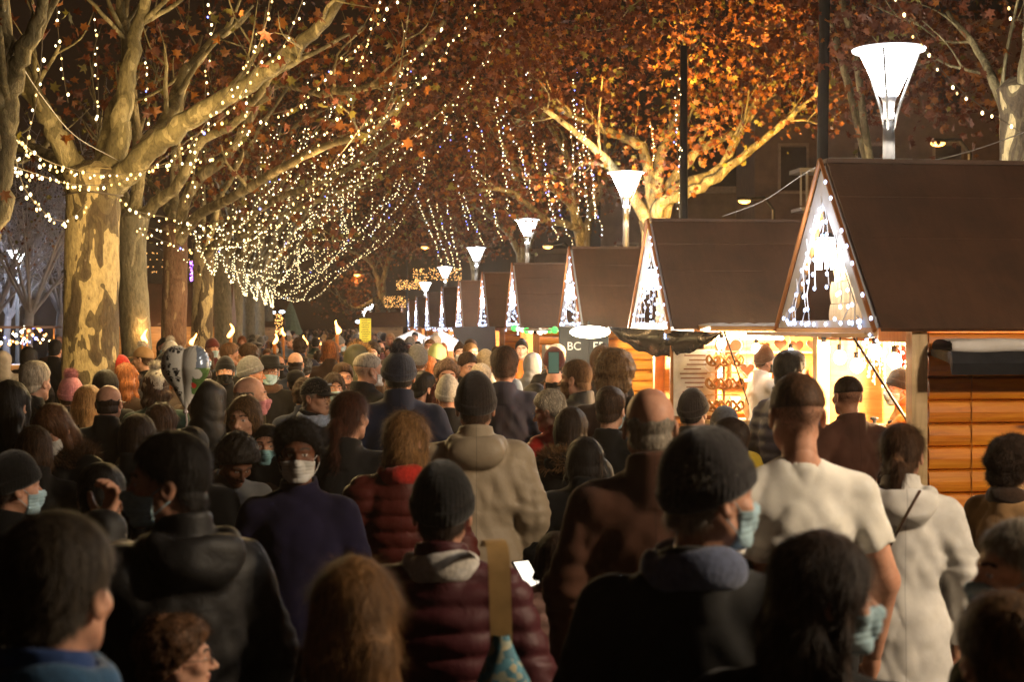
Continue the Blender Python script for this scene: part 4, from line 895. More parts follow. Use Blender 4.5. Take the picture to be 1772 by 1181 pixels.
# ------------------------------------------------------------------ street lamps
def street_lamp(px, dep, ytop, label, pw, k=1.0, X=None, col=(1, .93, .82)):
    p = at(px, HZ, dep) if X is None else np.array(X); ht = CAMZ + (HZ - ytop) / F * dep if X is None else 4.35
    t = thing('street_lamp', label, 'street lamp', (p[0], p[1], 0), 0, 'white street lamps behind the stalls'); b = MB(); h = ht
    b.lathe([(.09, 0), (.09, .9), (.055, 1.0), (.05, h - .75), (.045, h - .62)], n=12); b.obj('pole', M_POLE, t, True)
    b = MB()
    for a in (0, 2.09, 4.19): b.tube([(.03 * math.cos(a), .03 * math.sin(a), h - .72), (.085 * math.cos(a), .085 * math.sin(a), h - .5), (.262 * math.cos(a), .262 * math.sin(a), h - .04)], .011, 6)
    b.obj('bracket', M_POLE, t)
    b = MB(); b.lathe([(.075, h - .40), (.245, h - .035)], n=20, mi=0); b.obj('lamp_glass', emit('lamp_glow', (.97, .98, 1), 26 * k, 'NONE'), t, True)
    b = MB(); b.lathe([(.035, h - .62), (.050, h - .46), (.072, h - .40), (.02, h - .40)], n=12); b.obj('lamp_base', simple('cast_metal', (.4, .4, .42), .4, .5), t, True)
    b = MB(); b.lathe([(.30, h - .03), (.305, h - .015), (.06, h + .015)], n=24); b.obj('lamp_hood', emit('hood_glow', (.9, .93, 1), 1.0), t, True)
    b = MB(); b.ball((0, 0, h - .56), .045, 0, 10, 6); b.obj('lower_lens', emit('lamp_glow', (.97, .98, 1), 26), t, True)
    lamp('lamp_light', (0, 0, h - .75), pw, col if X is None else (1, .76, .50), .12, t); lamp('lamp_up', (0, 0, h + .25), pw * .10, (1, .9, .76), .12, t)
L_NAMES = ['tallest brightest street lamp above the nearest stall roof', 'second street lamp standing behind the second stall', 'third street lamp behind the third stall', 'fourth street lamp behind the fourth stall', 'fifth small street lamp further along the stalls', 'sixth small street lamp further along the stalls', 'seventh tiny street lamp beyond the yellow sign', 'eighth tiny street lamp beyond the yellow sign']
for i, (x, d_, y) in enumerate(((1538, 12.3, 82), (1083, 24, 297), (912, 35, 379), (824, 45, 428), (770, 57, 462), (736, 69, 489), (640, 84, 524), (630, 98, 532))): street_lamp(x, d_, y, L_NAMES[i], [170, 190, 160, 130, 130, 130, 80, 80][i])
street_lamp(30, 43, 433, 'cold street lamp standing alone at the far left', 1900, col=(.62, .74, 1))
street_lamp(0, 0, 0, 'street lamp beside the camera just outside the right edge', 980, X=(4.75, 2.9, 0))
# sodium lamps on the far street
for (x, y, d_, lb, pw) in ((1623, 248, 34, 'orange lamp high before the dark building on the right', 60), (1288, 348, 40, 'orange lamp low before the dark building', 60), (736, 428, 62, 'tiny orange lamp above the middle trees', 60), (618, 476, 80, 'tiny orange lamp left of the centre tree', 100), (948, 427, 50, 'tiny orange lamp behind the third street lamp', 30)):
    q = at(x, y, d_); t = thing('sodium_lamp', lb, 'street lamp', (q[0], q[1], 0), 0, 'orange street lamps on the far road'); b = MB(); b.tube([(.9, .3, 0), (.9, .3, q[2] - .2), (.6, .2, q[2] + .12), (.12, 0, q[2] + .06)], .05, 8); b.obj('pole', M_DARK, t)
    b = MB(); b.ball((0, 0, q[2]), .16, 0, 12, 6, (1.1, .9, .45)); b.obj('lamp_glass', emit('sodium_glow', (1, .52, .12), 3.2), t, True); b = MB(); b.ball((0, 0, q[2] + .05), .19, 0, 12, 6, (1.1, .9, .35)); b.obj('lamp_hood', M_DARK, t, True)
    lamp('sodium_light', (0, 0, q[2] - .2), pw, (1, .5, .14), .2, t)
# plain dark pole
q = at(1183, HZ, 17.5); b = MB(); b.tube([(0, 0, 0), (0, 0, 2.5), (0, 0, 5.3)], [.06, .052, .042], 12); b.obj('flag_pole', M_DARK, None, True, (q[0], q[1], 0), label='tall plain dark pole rising between second and nearest roofs', cat='pole')
q = at(704, HZ, 60); b = MB(); b.tube([(0, 0, 0), (0, 0, 5.2)], [.05, .035], 8); b.obj('flag_pole', M_DARK, None, True, (q[0], q[1], 0), label='thin dark pole far off left of the small lamps', cat='pole')
# floodlight that lights the amber tree from below, standing behind the stalls
q = at(1235, 470, 19.6); t = thing('ground_floodlight', 'warm floodlight hidden behind the stalls aimed up at the amber tree', 'floodlight', (q[0], q[1], 3.12)); b = MB(); b.box((0, 0, 0), (.3, .2, .22)); b.obj('housing', M_DARK, t); b = MB(); b.box((-.0, -.0, .125), (.24, .16, .01)); b.obj('lens', emit('sodium_glow', (1, .52, .12), 3.2), t); b = MB(); b.tube([(0, 0, -3.1), (0, 0, -.1)], .04, 8); b.obj('pole', M_DARK, t)
l_ = lamp('flood_light', (q[0], q[1] - .1, 3.34), 6000, (1, .55, .12), .15, None, spot=78, aim=at(1265, 130, 25.5)); l_.parent = t; l_.matrix_parent_inverse = Matrix.Translation((-q[0], -q[1], -3.12))
# yellow notice and torches
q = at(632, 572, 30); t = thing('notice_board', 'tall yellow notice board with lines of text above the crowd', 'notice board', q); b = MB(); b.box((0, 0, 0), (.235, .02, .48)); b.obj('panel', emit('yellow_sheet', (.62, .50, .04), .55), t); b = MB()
rr = random.Random(2)
for k in range(13): b.box((rr.uniform(-.015, .015), -.013, .215 - k * .036), (rr.uniform(.11, .19), .003, .010))
b.obj('text_lines', simple('print_dark', (.08, .06, .02), .8), t); b = MB(); b.tube([(0, .02, -2.0), (0, .02, -.1)], .015, 6); b.obj('stick', M_DARK, t)
def torch(x, y, d_, lb, k=.65):
    q = at(x, y, d_); t = thing('torch', lb, 'torch', q, 0, 'burning torches held above the crowd')
    def fn(P): W = P.copy(); W[..., 0] += .03 * np.sin(P[..., 2] * 22 + x); return smin(ell(W, (0, 0, .0), (.05 * k, .05 * k, .075 * k)), ell(W, (.01, 0, .10 * k), (.022 * k, .022 * k, .09 * k)), .03)
    V, Q = surf(fn, (-.14, -.1, -.12), (.14, .1, .26), .012); b = MB(); b.add(V, Q); b.obj('flame', emit('flame', (1, .50, .13), 4.5), t, True)
    b = MB(); b.tube([(0, 0, -.07 * k), (.02, 0, -.6), (.03, .0, -1.0)], [.03, .018, .016], 7); b.obj('handle', W_POST, t); lamp('flame_light', (0, -.05, .1), 5, (1, .5, .15), .08, t)
for a_ in ((252, 588, 17, 'torch flame between the grey trunk and the man in a cap'), (335, 592, 20, 'torch burning before the fourth plane trunk'), (399, 578, 24, 'torch flame right of the dark fifth trunk', .9), (475, 591, 22, 'torch burning left of the middle crowd'), (490, 578, 28, 'small torch behind the fedora hat'), (527, 593, 24, 'torch on a straight stick above the middle crowd'), (583, 572, 24, 'highest torch at the centre of the crowd', .9), (553, 594, 34, 'tiny far torch right of the straight stick torch')): torch(*a_)
# ------------------------------------------------------------------ trees
def leaf_outline():
    P = []; rad = [.50, .24, .42, .20, .46, .22]  # star of five lobes
    ang = [90, 63, 38, 12, -18, -52]; r_ = [.55, .27, .50, .24, .40, .20]
    for a, r in zip(ang, r_): P.append((r * math.cos(R(a)), r * math.sin(R(a))))
    L = [(-x, y) for x, y in P[1:]][::-1]; return P + [(0, -.28)] + L
LO = np.array(leaf_outline())
def leaves(mb, C, size, seed, mix=(.6, .3, .1)):
    r = np.random.default_rng(seed); n = len(C); k = len(LO)
    u = r.normal(size=(n, 3)); u[:, 2] -= .6; u /= np.linalg.norm(u, axis=1)[:, None]; v = r.normal(size=(n, 3)); v -= u * (u * v).sum(1)[:, None]; v /= np.linalg.norm(v, axis=1)[:, None]; w_ = np.cross(u, v)
    s = size * r.uniform(.45, 1.35, n)[:, None, None]
    P = C[:, None] + s * (LO[None, :, 0, None] * v[:, None] + LO[None, :, 1, None] * u[:, None] - (np.abs(LO[None, :, 0, None]) ** 1.5) * .55 * w_[:, None] * r.uniform(-1.5, 2.6, n)[:, None, None])
    V = np.concatenate([C[:, None], P], 1); m = k + 1; tri = np.array([[0, 1 + i, 1 + (i + 1) % k] for i in range(k)])
    mi = r.choice(3, n, p=mix)
    for q in range(3):
        sel = V[mi == q]
        if len(sel): mb.add(sel.reshape(-1, 3), (np.arange(len(sel))[:, None, None] * m + tri[None]).reshape(-1, 3), q)
def spline(P, n=8):
    P = [np.array(p, float) for p in P]; P = [2 * P[0] - P[1]] + P + [2 * P[-1] - P[-2]]; out = []
    for i in range(1, len(P) - 2):
        for t in np.linspace(0, 1, n, endpoint=False): out.append(.5 * ((2 * P[i]) + (P[i + 1] - P[i - 1]) * t + (2 * P[i - 1] - 5 * P[i] + 4 * P[i + 1] - P[i + 2]) * t * t + (3 * P[i] - P[i - 1] - 3 * P[i + 1] + P[i + 2]) * t ** 3))
    out.append(P[-2]); return np.array(out)
def limb(mb, P, r0, r1, mi=0, n=9, tips=None, sub=3, rnd=None, depth=0):
    S = spline(P, 6); rr = np.linspace(r0, r1, len(S)); S[1:-1] += rnd.normal(0, r0 * .12, (len(S) - 2, 3)) if rnd is not None else 0
    mb.tube(S, rr, n, mi, True, .035)
    if rnd is None: return
    for k in range(sub):
        i = int(len(S) * rnd.uniform(.35, .95)); i = min(i, len(S) - 2); d = S[i + 1] - S[i]; d = d / np.linalg.norm(d)
        e = d + rnd.normal(0, .55, 3) + [0, 0, .25]; e /= np.linalg.norm(e); L = rnd.uniform(.5, 1.1) * (1.2 if depth == 0 else .7); r_ = max(rr[i] * .45, .012)
        Q = [S[i], S[i] + e * L * .5 + rnd.normal(0, .06, 3), S[i] + e * L + [0, 0, .1 * L]]
        if depth < 1: limb(mb, Q, r_, r_ * .35, mi, 6, tips, 2, rnd, depth + 1)
        else: mb.tube(spline(Q, 3), np.linspace(r_, r_ * .3, 7), 5, mi)
        if tips is not None: tips.append(Q[-1]); tips.append(Q[1])
    if tips is not None: tips.append(S[-1])
def clump(pts, per, sp, rnd):
    pts = np.array(pts); i = rnd.integers(0, len(pts), per); return pts[i] + rnd.normal(0, 1, (per, 3)) * np.array(sp) * rnd.uniform(.4, 1, (per, 1))
def plane_tree(loc, rt, hc, label, bk, seed, targets, nleaf=1500, size=.15, mix=(.6, .3, .1), spread=(.5, .5, .35), name='plane_tree', extra=None, lean=(0, 0), limbr=.42, group='plane trees along the walk'):
    rnd = np.random.default_rng(seed); loc = np.array(loc, float); t = thing(name, label, 'tree', (loc[0], loc[1], 0), 0, group)
    b = MB(); top = np.array([lean[0], lean[1], hc])
    b.tube(spline([(0, 0, -.1), (0, 0, .6), top * .5 + rnd.normal(0, .03, 3) * [1, 1, 0], top * .85, top, top + [0, 0, .25]], 6), np.interp(np.linspace(0, 1, 31), [0, .12, .3, .75, .9, 1], [rt * 1.5, rt * 1.15, rt, rt * .92, rt * 1.12, rt * .5]), 26, 0, True, .018); b.obj('trunk', bk, t, True)
    tips = []; lb = MB()
    for tg in targets:
        tg = [np.array(q, float) - [loc[0], loc[1], 0] for q in tg]; st = top + (np.array([tg[0][0], tg[0][1], 0]) - [top[0], top[1], 0]) * .05
        limb(lb, [top - [0, 0, .15]] + tg, rt * limbr, rt * .13, 0, 10, tips, 4, rnd)
    lb.obj('limbs', BK_LIMB, t, True)
    if nleaf:
        c = MB(); pts = clump(tips, nleaf, spread, rnd)
        if extra is not None: pts = np.concatenate([pts, np.array(extra) - [loc[0], loc[1], 0]])
        leaves(c, pts, size, seed, mix); c.obj('crown', LEAF, t)
    return t
rn = np.random.default_rng(3)
# left row
LT = [(-10, 10.2, 'leftmost plane tree cut by the left edge of the photo'), (150, 14, 'big patchy plane tree with cream blotches, front left'), (229, 17.2, 'smooth grey-green pollarded trunk behind the big patchy one'), (303, 21.4, 'reddish plane trunk, third from the big patchy one'), (352, 26, 'mottled plane trunk right of the reddish one'), (384, 30.5, 'dark plane trunk at the right end of the trunk group')]
T = lambda pts, d: [at(x, y, d + (k * .0)) for k, (x, y) in enumerate(pts)]
def A3(pts): return [at(*q) for q in pts]
p = at(-75, HZ, 10.2)
plane_tree(p, .17, 2.2, LT[0][2], BK_LIMB, 1, [A3([(-35, 430, 10.2), (-8, 330, 10.2), (8, 210, 10.2), (30, 110, 10.1), (66, 30, 10), (95, -90, 9.8)]), A3([(-70, 330, 10.4), (-80, 40, 10.6)]), A3([(-10, 230, 10.3), (8, 80, 10.4), (5, -60, 10.8)])], 120, .095, limbr=.9, lean=(.04, 0))
p = at(150, HZ, 14)
plane_tree(p, .265, CAMZ + (HZ - 325) / F * 14, LT[1][2], BK_HERO, 2, [
    A3([(205, 250, 14), (218, 150, 14), (245, 30, 14), (262, -80, 13.8)]), A3([(190, 240, 14.2), (222, 120, 14.3), (200, -30, 14.5)]),
    A3([(120, 270, 13.9), (75, 190, 13.8), (30, 110, 13.7), (-40, 20, 13.6)]), A3([(245, 275, 13.8), (330, 205, 13.6), (450, 130, 13.2), (540, 60, 12.9), (625, -40, 12.6)]),
    A3([(240, 280, 14.3), (300, 190, 14.8), (330, 110, 15.2), (430, 20, 15.6)]), A3([(110, 290, 14.3), (60, 260, 15), (20, 240, 16)])], 300, .14, (.7, .22, .08), (.5, .5, .3), limbr=.50, lean=(.06, 0))
b = MB(); rr = .26; z_ = CAMZ + (HZ - 338) / F * 14; a = np.linspace(0, 6.283, 25); b.tube(np.stack([p[0] + .06 + .275 * np.cos(a), p[1] + .275 * np.sin(a), z_ + .01 * np.sin(a * 3)], 1), .008, 5, cap=False); b.obj('strap', M_WIRE, None, label='cable strap tied round the big patchy trunk', cat='strap')
# lower arching limb that leaves the photo centre-top
p = at(229, HZ, 17.2)
plane_tree(p, .175, CAMZ + (HZ - 400) / F * 17.2, LT[2][2], BK_GREY, 3, [A3([(250, 370, 17.2), (310, 320, 17), (345, 250, 16.8), (420, 200, 16.5), (470, 130, 16), (520, 60, 15.8)]), A3([(240, 300, 17.4), (232, 180, 17.6), (215, 60, 18), (230, -50, 18)]), A3([(215, 340, 17.5), (190, 260, 18), (130, 170, 18.4)])], 420, .145, (.62, .26, .12), limbr=.5)
p = at(303, HZ, 21.4)
plane_tree(p, .185, CAMZ + (HZ - 410) / F * 21.4, LT[3][2], BK_RED, 4, [A3([(340, 375, 21), (430, 325, 20), (540, 262, 19), (640, 228, 18), (700, 175, 17.5)]), A3([(330, 330, 21), (400, 260, 21), (470, 150, 21), (560, 160, 19), (650, 146, 18.5), (715, 95, 18), (770, 35, 17.5)]), A3([(300, 330, 22), (310, 200, 22), (350, 60, 22)]), A3([(290, 360, 22), (250, 300, 23)])], 800, .15, (.6, .28, .12), limbr=.48)
p = at(352, HZ, 26)
plane_tree(p, .19, CAMZ + (HZ - 430) / F * 26, LT[4][2], BK_HERO, 5, [A3([(400, 395, 25), (480, 345, 24), (590, 300, 23), (690, 235, 22)]), A3([(380, 350, 26), (430, 250, 26), (520, 120, 26)]), A3([(350, 330, 27), (360, 200, 27)])], 1000, .15, (.6, .28, .12), limbr=.45)
p = at(384, HZ, 30.5)
plane_tree(p, .19, CAMZ + (HZ - 440) / F * 30.5, LT[5][2], BK_GREY, 6, [A3([(430, 400, 30), (520, 360, 29), (620, 320, 28), (700, 270, 27)]), A3([(410, 340, 30), (450, 220, 30)])], 1200, .15, (.6, .28, .12), limbr=.45)
for i, (x, d_) in enumerate(((408, 35.5), (430, 42), (448, 50), (464, 60))):
    p = at(x, HZ, d_)
    plane_tree(p, .2, 3.4, ['plane tree behind the torch at the left of the crowd', 'plane tree under the densest fairy lights', 'far plane tree in the left row', 'last plane tree of the left row'][i], BK_GREY, 10 + i, [[p + [1.2, -1, 4.4], p + [3.0, -2, 5.4], p + [4.6, -2, 6.6]], [p + [.3, 0, 4.5], p + [.8, 0, 7]], [p + [1.8, 1, 4.2], p + [3.2, 1, 4.9]], [p + [-1, 0, 4.5], p + [-2.2, 0, 6]]], 1500, .16, (.65, .27, .08), (.7, .8, .5))
# right row behind the stalls
def cloud(n, boxes, rnd):
    out = []
    for (x0, x1, y0, y1, d0, d1, w_) in boxes:
        m = int(n * w_); nc = max(6, m // 45); cx = rnd.uniform(x0, x1, nc); cyy = rnd.uniform(y0, y1, nc); dd = rnd.uniform(d0, d1, nc)
        for k in range(nc):
            c = at(cx[k], cyy[k], dd[k]); out.append(c + rnd.normal(0, 1, (45, 3)) * [.38, .38, .24])
    return np.concatenate(out)
p = at(1135, HZ, 25.6); A3k = lambda pts: [at(x, y, q + 2.4) for x, y, q in pts]
plane_tree(p, .27, 3.65, 'amber lit plane tree with bright limbs behind the second stall', BK_HERO, 20, [
    A3k([(1145, 350, 23), (1215, 325, 23), (1290, 268, 23), (1370, 200, 22.8), (1430, 150, 22.5)]), A3k([(1170, 330, 23.2), (1250, 290, 23.4), (1285, 215, 23.4), (1335, 130, 23.4), (1370, 60, 23.2)]),
    A3k([(1160, 320, 23.6), (1210, 260, 23.8), (1290, 215, 24), (1310, 160, 24)]), A3k([(1125, 310, 23.4), (1110, 255, 23.6), (1065, 232, 23.8), (1020, 215, 24), (960, 185, 24)]),
    A3k([(1100, 345, 23), (1060, 290, 22.6), (1010, 240, 22), (930, 180, 21)]), A3k([(1140, 290, 23.5), (1160, 230, 24), (1180, 170, 24), (1190, 100, 24)])], 1200, .13, (.42, .42, .16), (.30, .30, .2), limbr=.46,
    extra=cloud(2300, [(1220, 1420, 40, 200, 24.5, 27, .5), (1120, 1300, 150, 320, 23.6, 25, .25), (1100, 1300, 0, 120, 21, 24, .15)], rn))
p = at(1010, HZ, 33)
plane_tree(p, .26, 3.4, 'plane tree with orange undersides behind the third street lamp', BK_LIMB, 21, [A3([(1000, 380, 33), (960, 330, 32.5), (900, 300, 32), (860, 230, 31)]), A3([(1020, 370, 33), (1050, 300, 33), (1040, 200, 32)]), A3([(990, 350, 33), (980, 270, 33), (930, 190, 32)]), A3([(1005, 400, 33), (945, 380, 32), (880, 330, 31), (830, 330, 30)])], 1900, .135, (.68, .25, .07), (.7, .8, .5),
    extra=cloud(2600, [(800, 1180, 150, 330, 28, 34, .45), (760, 1100, 40, 200, 25, 32, .55)], rn))
p = at(905, HZ, 44)
plane_tree(p, .26, 3.4, 'plane tree behind the fourth street lamp', BK_LIMB, 22, [A3([(890, 420, 44), (840, 370, 43), (770, 320, 42)]), A3([(905, 400, 44), (900, 330, 44), (870, 250, 43)]), A3([(920, 410, 44), (960, 350, 44), (1000, 310, 44)])], 1900, .145, (.72, .22, .06), (.9, 1, .6), extra=cloud(2600, [(680, 1000, 180, 400, 36, 46, .6), (660, 860, 120, 300, 32, 42, .4)], rn))
p = at(820, HZ, 60)
plane_tree(p, .28, 3.4, 'plane tree beyond the small street lamps', BK_LIMB, 23, [A3([(815, 450, 60), (770, 400, 59), (710, 370, 57)]), A3([(825, 430, 60), (820, 370, 60), (790, 320, 60)])], 2000, .2, (.75, .2, .05), (1.3, 1.3, .8), extra=cloud(2000, [(640, 860, 330, 440, 48, 64, 1)], rn))
p = at(662, HZ, 82)
plane_tree(p, .45, 3.0, 'stout far tree at the centre with yellow lit foliage', BK_GREY, 24, [A3([(655, 490, 82), (640, 455, 82), (600, 430, 80)]), A3([(665, 480, 82), (680, 440, 82), (720, 400, 82)]), A3([(650, 520, 81), (620, 535, 80), (592, 522, 79), (580, 500, 78)])], 900, .22, (.7, .25, .05), (1.4, 1.4, .8), extra=cloud(700, [(585, 618, 470, 530, 78, 82, .5), (560, 700, 330, 440, 72, 90, .5)], rn))
lq = at(600, 545, 76); lamp('far_tree_light', lq, 0, (1, .6, .1), .3)
# canopy between the rows, near top, and upper right
p = at(1765, HZ, 13.5)
plane_tree(p, .17, 4.0, 'pale plane trunk at the upper right edge', BK_HERO, 25, [A3([(1768, 180, 13.4), (1775, 80, 13.3), (1790, -60, 13)]), A3([(1740, 190, 13.8), (1700, 100, 14.5), (1640, 20, 15)])], 500, .13, (.7, .27, .03), (.5, .5, .35), lean=(-.02, 0), extra=cloud(1500, [(1500, 1772, 20, 200, 16, 21, 1)], rn))
q = at(1427, HZ, 16.5)
plane_tree(q, .062, 6.6, 'slender dark tree standing right of the amber tree', simple('dark_bark', (.012, .009, .007), .9, vs=5, bs=.4), 26, [A3([(1440, -260, 16.3), (1450, -300, 16.3)])], 60, .14, (.8, .17, .03), (.5, .5, .35), extra=cloud(1500, [(1380, 1560, -20, 120, 17, 22, 1)], rn))
p = at(1300, HZ, 9.5) + np.array([5, 2, 0])
pp = at(800, HZ, 27); 
plane_tree((6.6, 17.5, 0), .26, 3.6, 'plane tree overhanging the walk, foliage across the top', BK_LIMB, 27, [A3([(1400, -40, 17.5), (1200, -60, 18), (1000, -30, 18), (850, -20, 18)]), A3([(1430, -60, 17), (1200, -100, 17)])], 1500, .125, (.80, .14, .06), (.7, .8, .5), limbr=.18,
    extra=cloud(6000, [(800, 1500, -40, 110, 17, 24, .42), (600, 1050, -20, 190, 21, 30, .42), (520, 800, 60, 330, 26, 36, .16)], rn))
# bare wintry trees lit blue-white at the far left
BK_BARE = simple('bare_bark', (.40, .38, .40), .9, vs=6)
for i, (x, d_, y) in enumerate(((45, 34, 0), (100, 40, 0), (-15, 36, 0), (10, 50, 0))):
    p = at(x, HZ, d_); rnd = np.random.default_rng(60 + i); t = thing('bare_tree', ['slim bare tree by the cold lamp', 'bare tree between the cold lamp and the big trunk', 'bare tree at the left edge', 'bare tree far behind the cold lamp'][i], 'tree', (p[0], p[1], 0)); b = MB(); b.tube([(0, 0, 0), (.03, 0, 1.6), (.1, 0, 2.6)], [.16, .12, .10], 10); b.obj('trunk', BK_BARE, t, True)
    b = MB(); tips = []
    for k in range(9): a = k * 2.4; limb(b, [(.1, 0, 2.2), (.1 + .6 * math.cos(a), .6 * math.sin(a), 3 + .1 * k), (.1 + 1.6 * math.cos(a), 1.6 * math.sin(a), 4.2 + .2 * k)], .05, .012, 0, 6, tips, 6, rnd)
    for k in range(420):
        q = np.array(tips[rnd.integers(len(tips))]) + rnd.normal(0, .25, 3); e = rnd.normal(0, 1, 3) + [0, 0, .6]; e /= np.linalg.norm(e); b.tube([q, q + e * .25 + rnd.normal(0, .05, 3), q + e * .55], [.008, .006, .003], 4)
    b.obj('twigs', BK_BARE, t)
    if i in (0, 2):
        c = MB(); leaves(c, clump(tips, 260, (.6, .6, .4), rnd), .12, i, (.2, .6, .2)); c.obj('crown', LEAF, t)
# ------------------------------------------------------------------ fairy lights
NS = [0]
def light_string(P, near, label, group=None, sp=.11, r=.0085, cool=.03, wire=.0035):
    S = spline(P, 14); seg_ = np.linalg.norm(np.diff(S, axis=0), axis=1); cum = np.concatenate([[0], np.cumsum(seg_)]); n = int(cum[-1] / sp); rnd = random.Random(NS[0]); NS[0] += 1
    u = (np.arange(n) + .5 + np.array([rnd.uniform(-.3, .3) for _ in range(n)])) * sp; Q = np.stack([np.interp(u, cum, S[:, k]) for k in range(3)], 1); Q += np.array([[rnd.gauss(0, .016), rnd.gauss(0, .016), -.022 + rnd.gauss(0, .018)] for _ in range(n)])
    if near:
        t = thing('light_string', label, 'string lights', S[0], 0, group); b = MB(); b.tube(S - S[0], wire, 4, cap=False); b.obj('wire', M_WIRE, t)
        if len(Q) > 99: Q = Q[np.linspace(0, len(Q) - 1, 99).astype(int)]
        for q in Q:
            kd = 'blue' if rnd.random() < .015 else ('core' if rnd.random() < .5 else 'warm'); link('bulb', bulb_mesh(kd, rnd.choice([.0075, .0088, .0088, .0105, .0125])), t, tuple(q - S[0]))
    else:
        b = MB(); b.tube(S, wire, 3, cap=False); k = [[], [], []]
        for q in Q: k[0 if rnd.random() > cool else (1 if rnd.random() < .6 else 2)].append(q)
        add_bulbs(b, k[0], r, 1); add_bulbs(b, k[1], r, 2); add_bulbs(b, k[2], r, 3); b.obj('light_string', [M_WIRE, E_CORE, E_COOL, E_BLUE], None, label=label, cat='string lights', group=group)
G1 = 'fairy light strings on the front left trees'
near_strings = [
 ([(75, -20, 10.5), (73, 70, 10.6), (66, 160, 10.7), (50, 230, 10.8), (38, 290, 11)], 'string dropping steeply at the upper left beside the leftmost trunk'),
 ([(22, 232, 10.6), (75, 275, 11.5), (140, 296, 12.6), (205, 302, 13.2), (265, 290, 13.2), (320, 262, 13), (375, 185, 12.7), (420, 125, 12.4), (455, 60, 12.2), (470, -20, 12)], 'upper swag from the leftmost trunk rising to the top edge left of centre'),
 ([(15, 285, 10.8), (60, 300, 11.6), (120, 318, 12.6), (185, 318, 13.4), (250, 296, 13.4), (330, 240, 13.2), (400, 190, 12.8), (455, 100, 12.6), (480, 100, 12.4), (520, 10, 12.2), (530, -30, 12)], 'lower swag from the leftmost trunk crossing the crotch'),
 ([(22, 250, 10.8), (38, 315, 11.5), (60, 350, 12), (90, 378, 12.8), (120, 380, 13.2), (150, 350, 13.6)], 'short loop hanging left of the big patchy trunk'),
 ([(205, 345, 13.7), (235, 365, 14), (285, 376, 14.5), (340, 385, 14.5), (400, 378, 14.3), (455, 352, 14), (500, 300, 13.8), (560, 230, 13.6), (600, 170, 13.4), (640, 60, 13), (662, -20, 12.8)], 'string from the patchy trunk strap curving up past the long limb'),
 ([(260, 290, 13.5), (330, 283, 13.6), (400, 255, 13.4), (455, 205, 13.2), (520, 180, 13), (585, 110, 12.8), (640, 60, 12.6), (690, -20, 12.5)], 'taut string rising right across the long limb'),
 ([(360, -20, 15.5), (365, 50, 15.5), (356, 110, 15.5), (355, 170, 15.5)], 'vertical strand hanging left of centre near the top'),
 ([(98, 10, 13), (102, 70, 13), (110, 130, 13), (118, 178, 13)], 'vertical strand hanging top left before the brown limb'),
 ([(163, 25, 14.6), (167, 90, 14.6), (170, 170, 14.6), (168, 222, 14.6)], 'vertical strand hanging just left of the forked limb'),
 ([(252, 95, 15.4), (253, 160, 15.4), (257, 225, 15.4)], 'short vertical strand right of the forked limb'),
 ([(235, 395, 17), (290, 420, 17.5), (350, 432, 18), (430, 410, 17.8), (520, 360, 17.4), (620, 250, 17), (700, 170, 16.5), (770, 90, 16.2), (830, -5, 16)], 'outermost long string ending at the top edge right of centre'),
 ([(233, 392, 17), (300, 400, 17.2), (380, 405, 17.2), (470, 370, 17), (560, 300, 16.8), (640, 200, 16.5), (690, 130, 16.2), (755, 60, 16), (775, 30, 16)], 'long string just inside the outermost one'),
 ([(340, 240, 15), (335, 300, 15.2), (320, 355, 15.4)], 'short strand dropping from the long limb'),
 ([(445, 50, 15), (432, 120, 15.2), (425, 200, 15.5), (410, 260, 15.6)], 'strand hanging crosswise behind the long limb'),
 ([(1545, -10, 9.4), (1575, 42, 9.4), (1620, 110, 9.4), (1680, 170, 9.5), (1765, 228, 9.6)], 'string slanting down at the upper right corner above the lamp'),
 ([(1735, -10, 9.2), (1755, 25, 9.2), (1785, 45, 9.2)], 'short string end at the top right corner'),
]
for P, lb in near_strings: light_string(A3(P), True, 'warm ' + lb, G1, .10 if P[0][2] < 14 else .085)
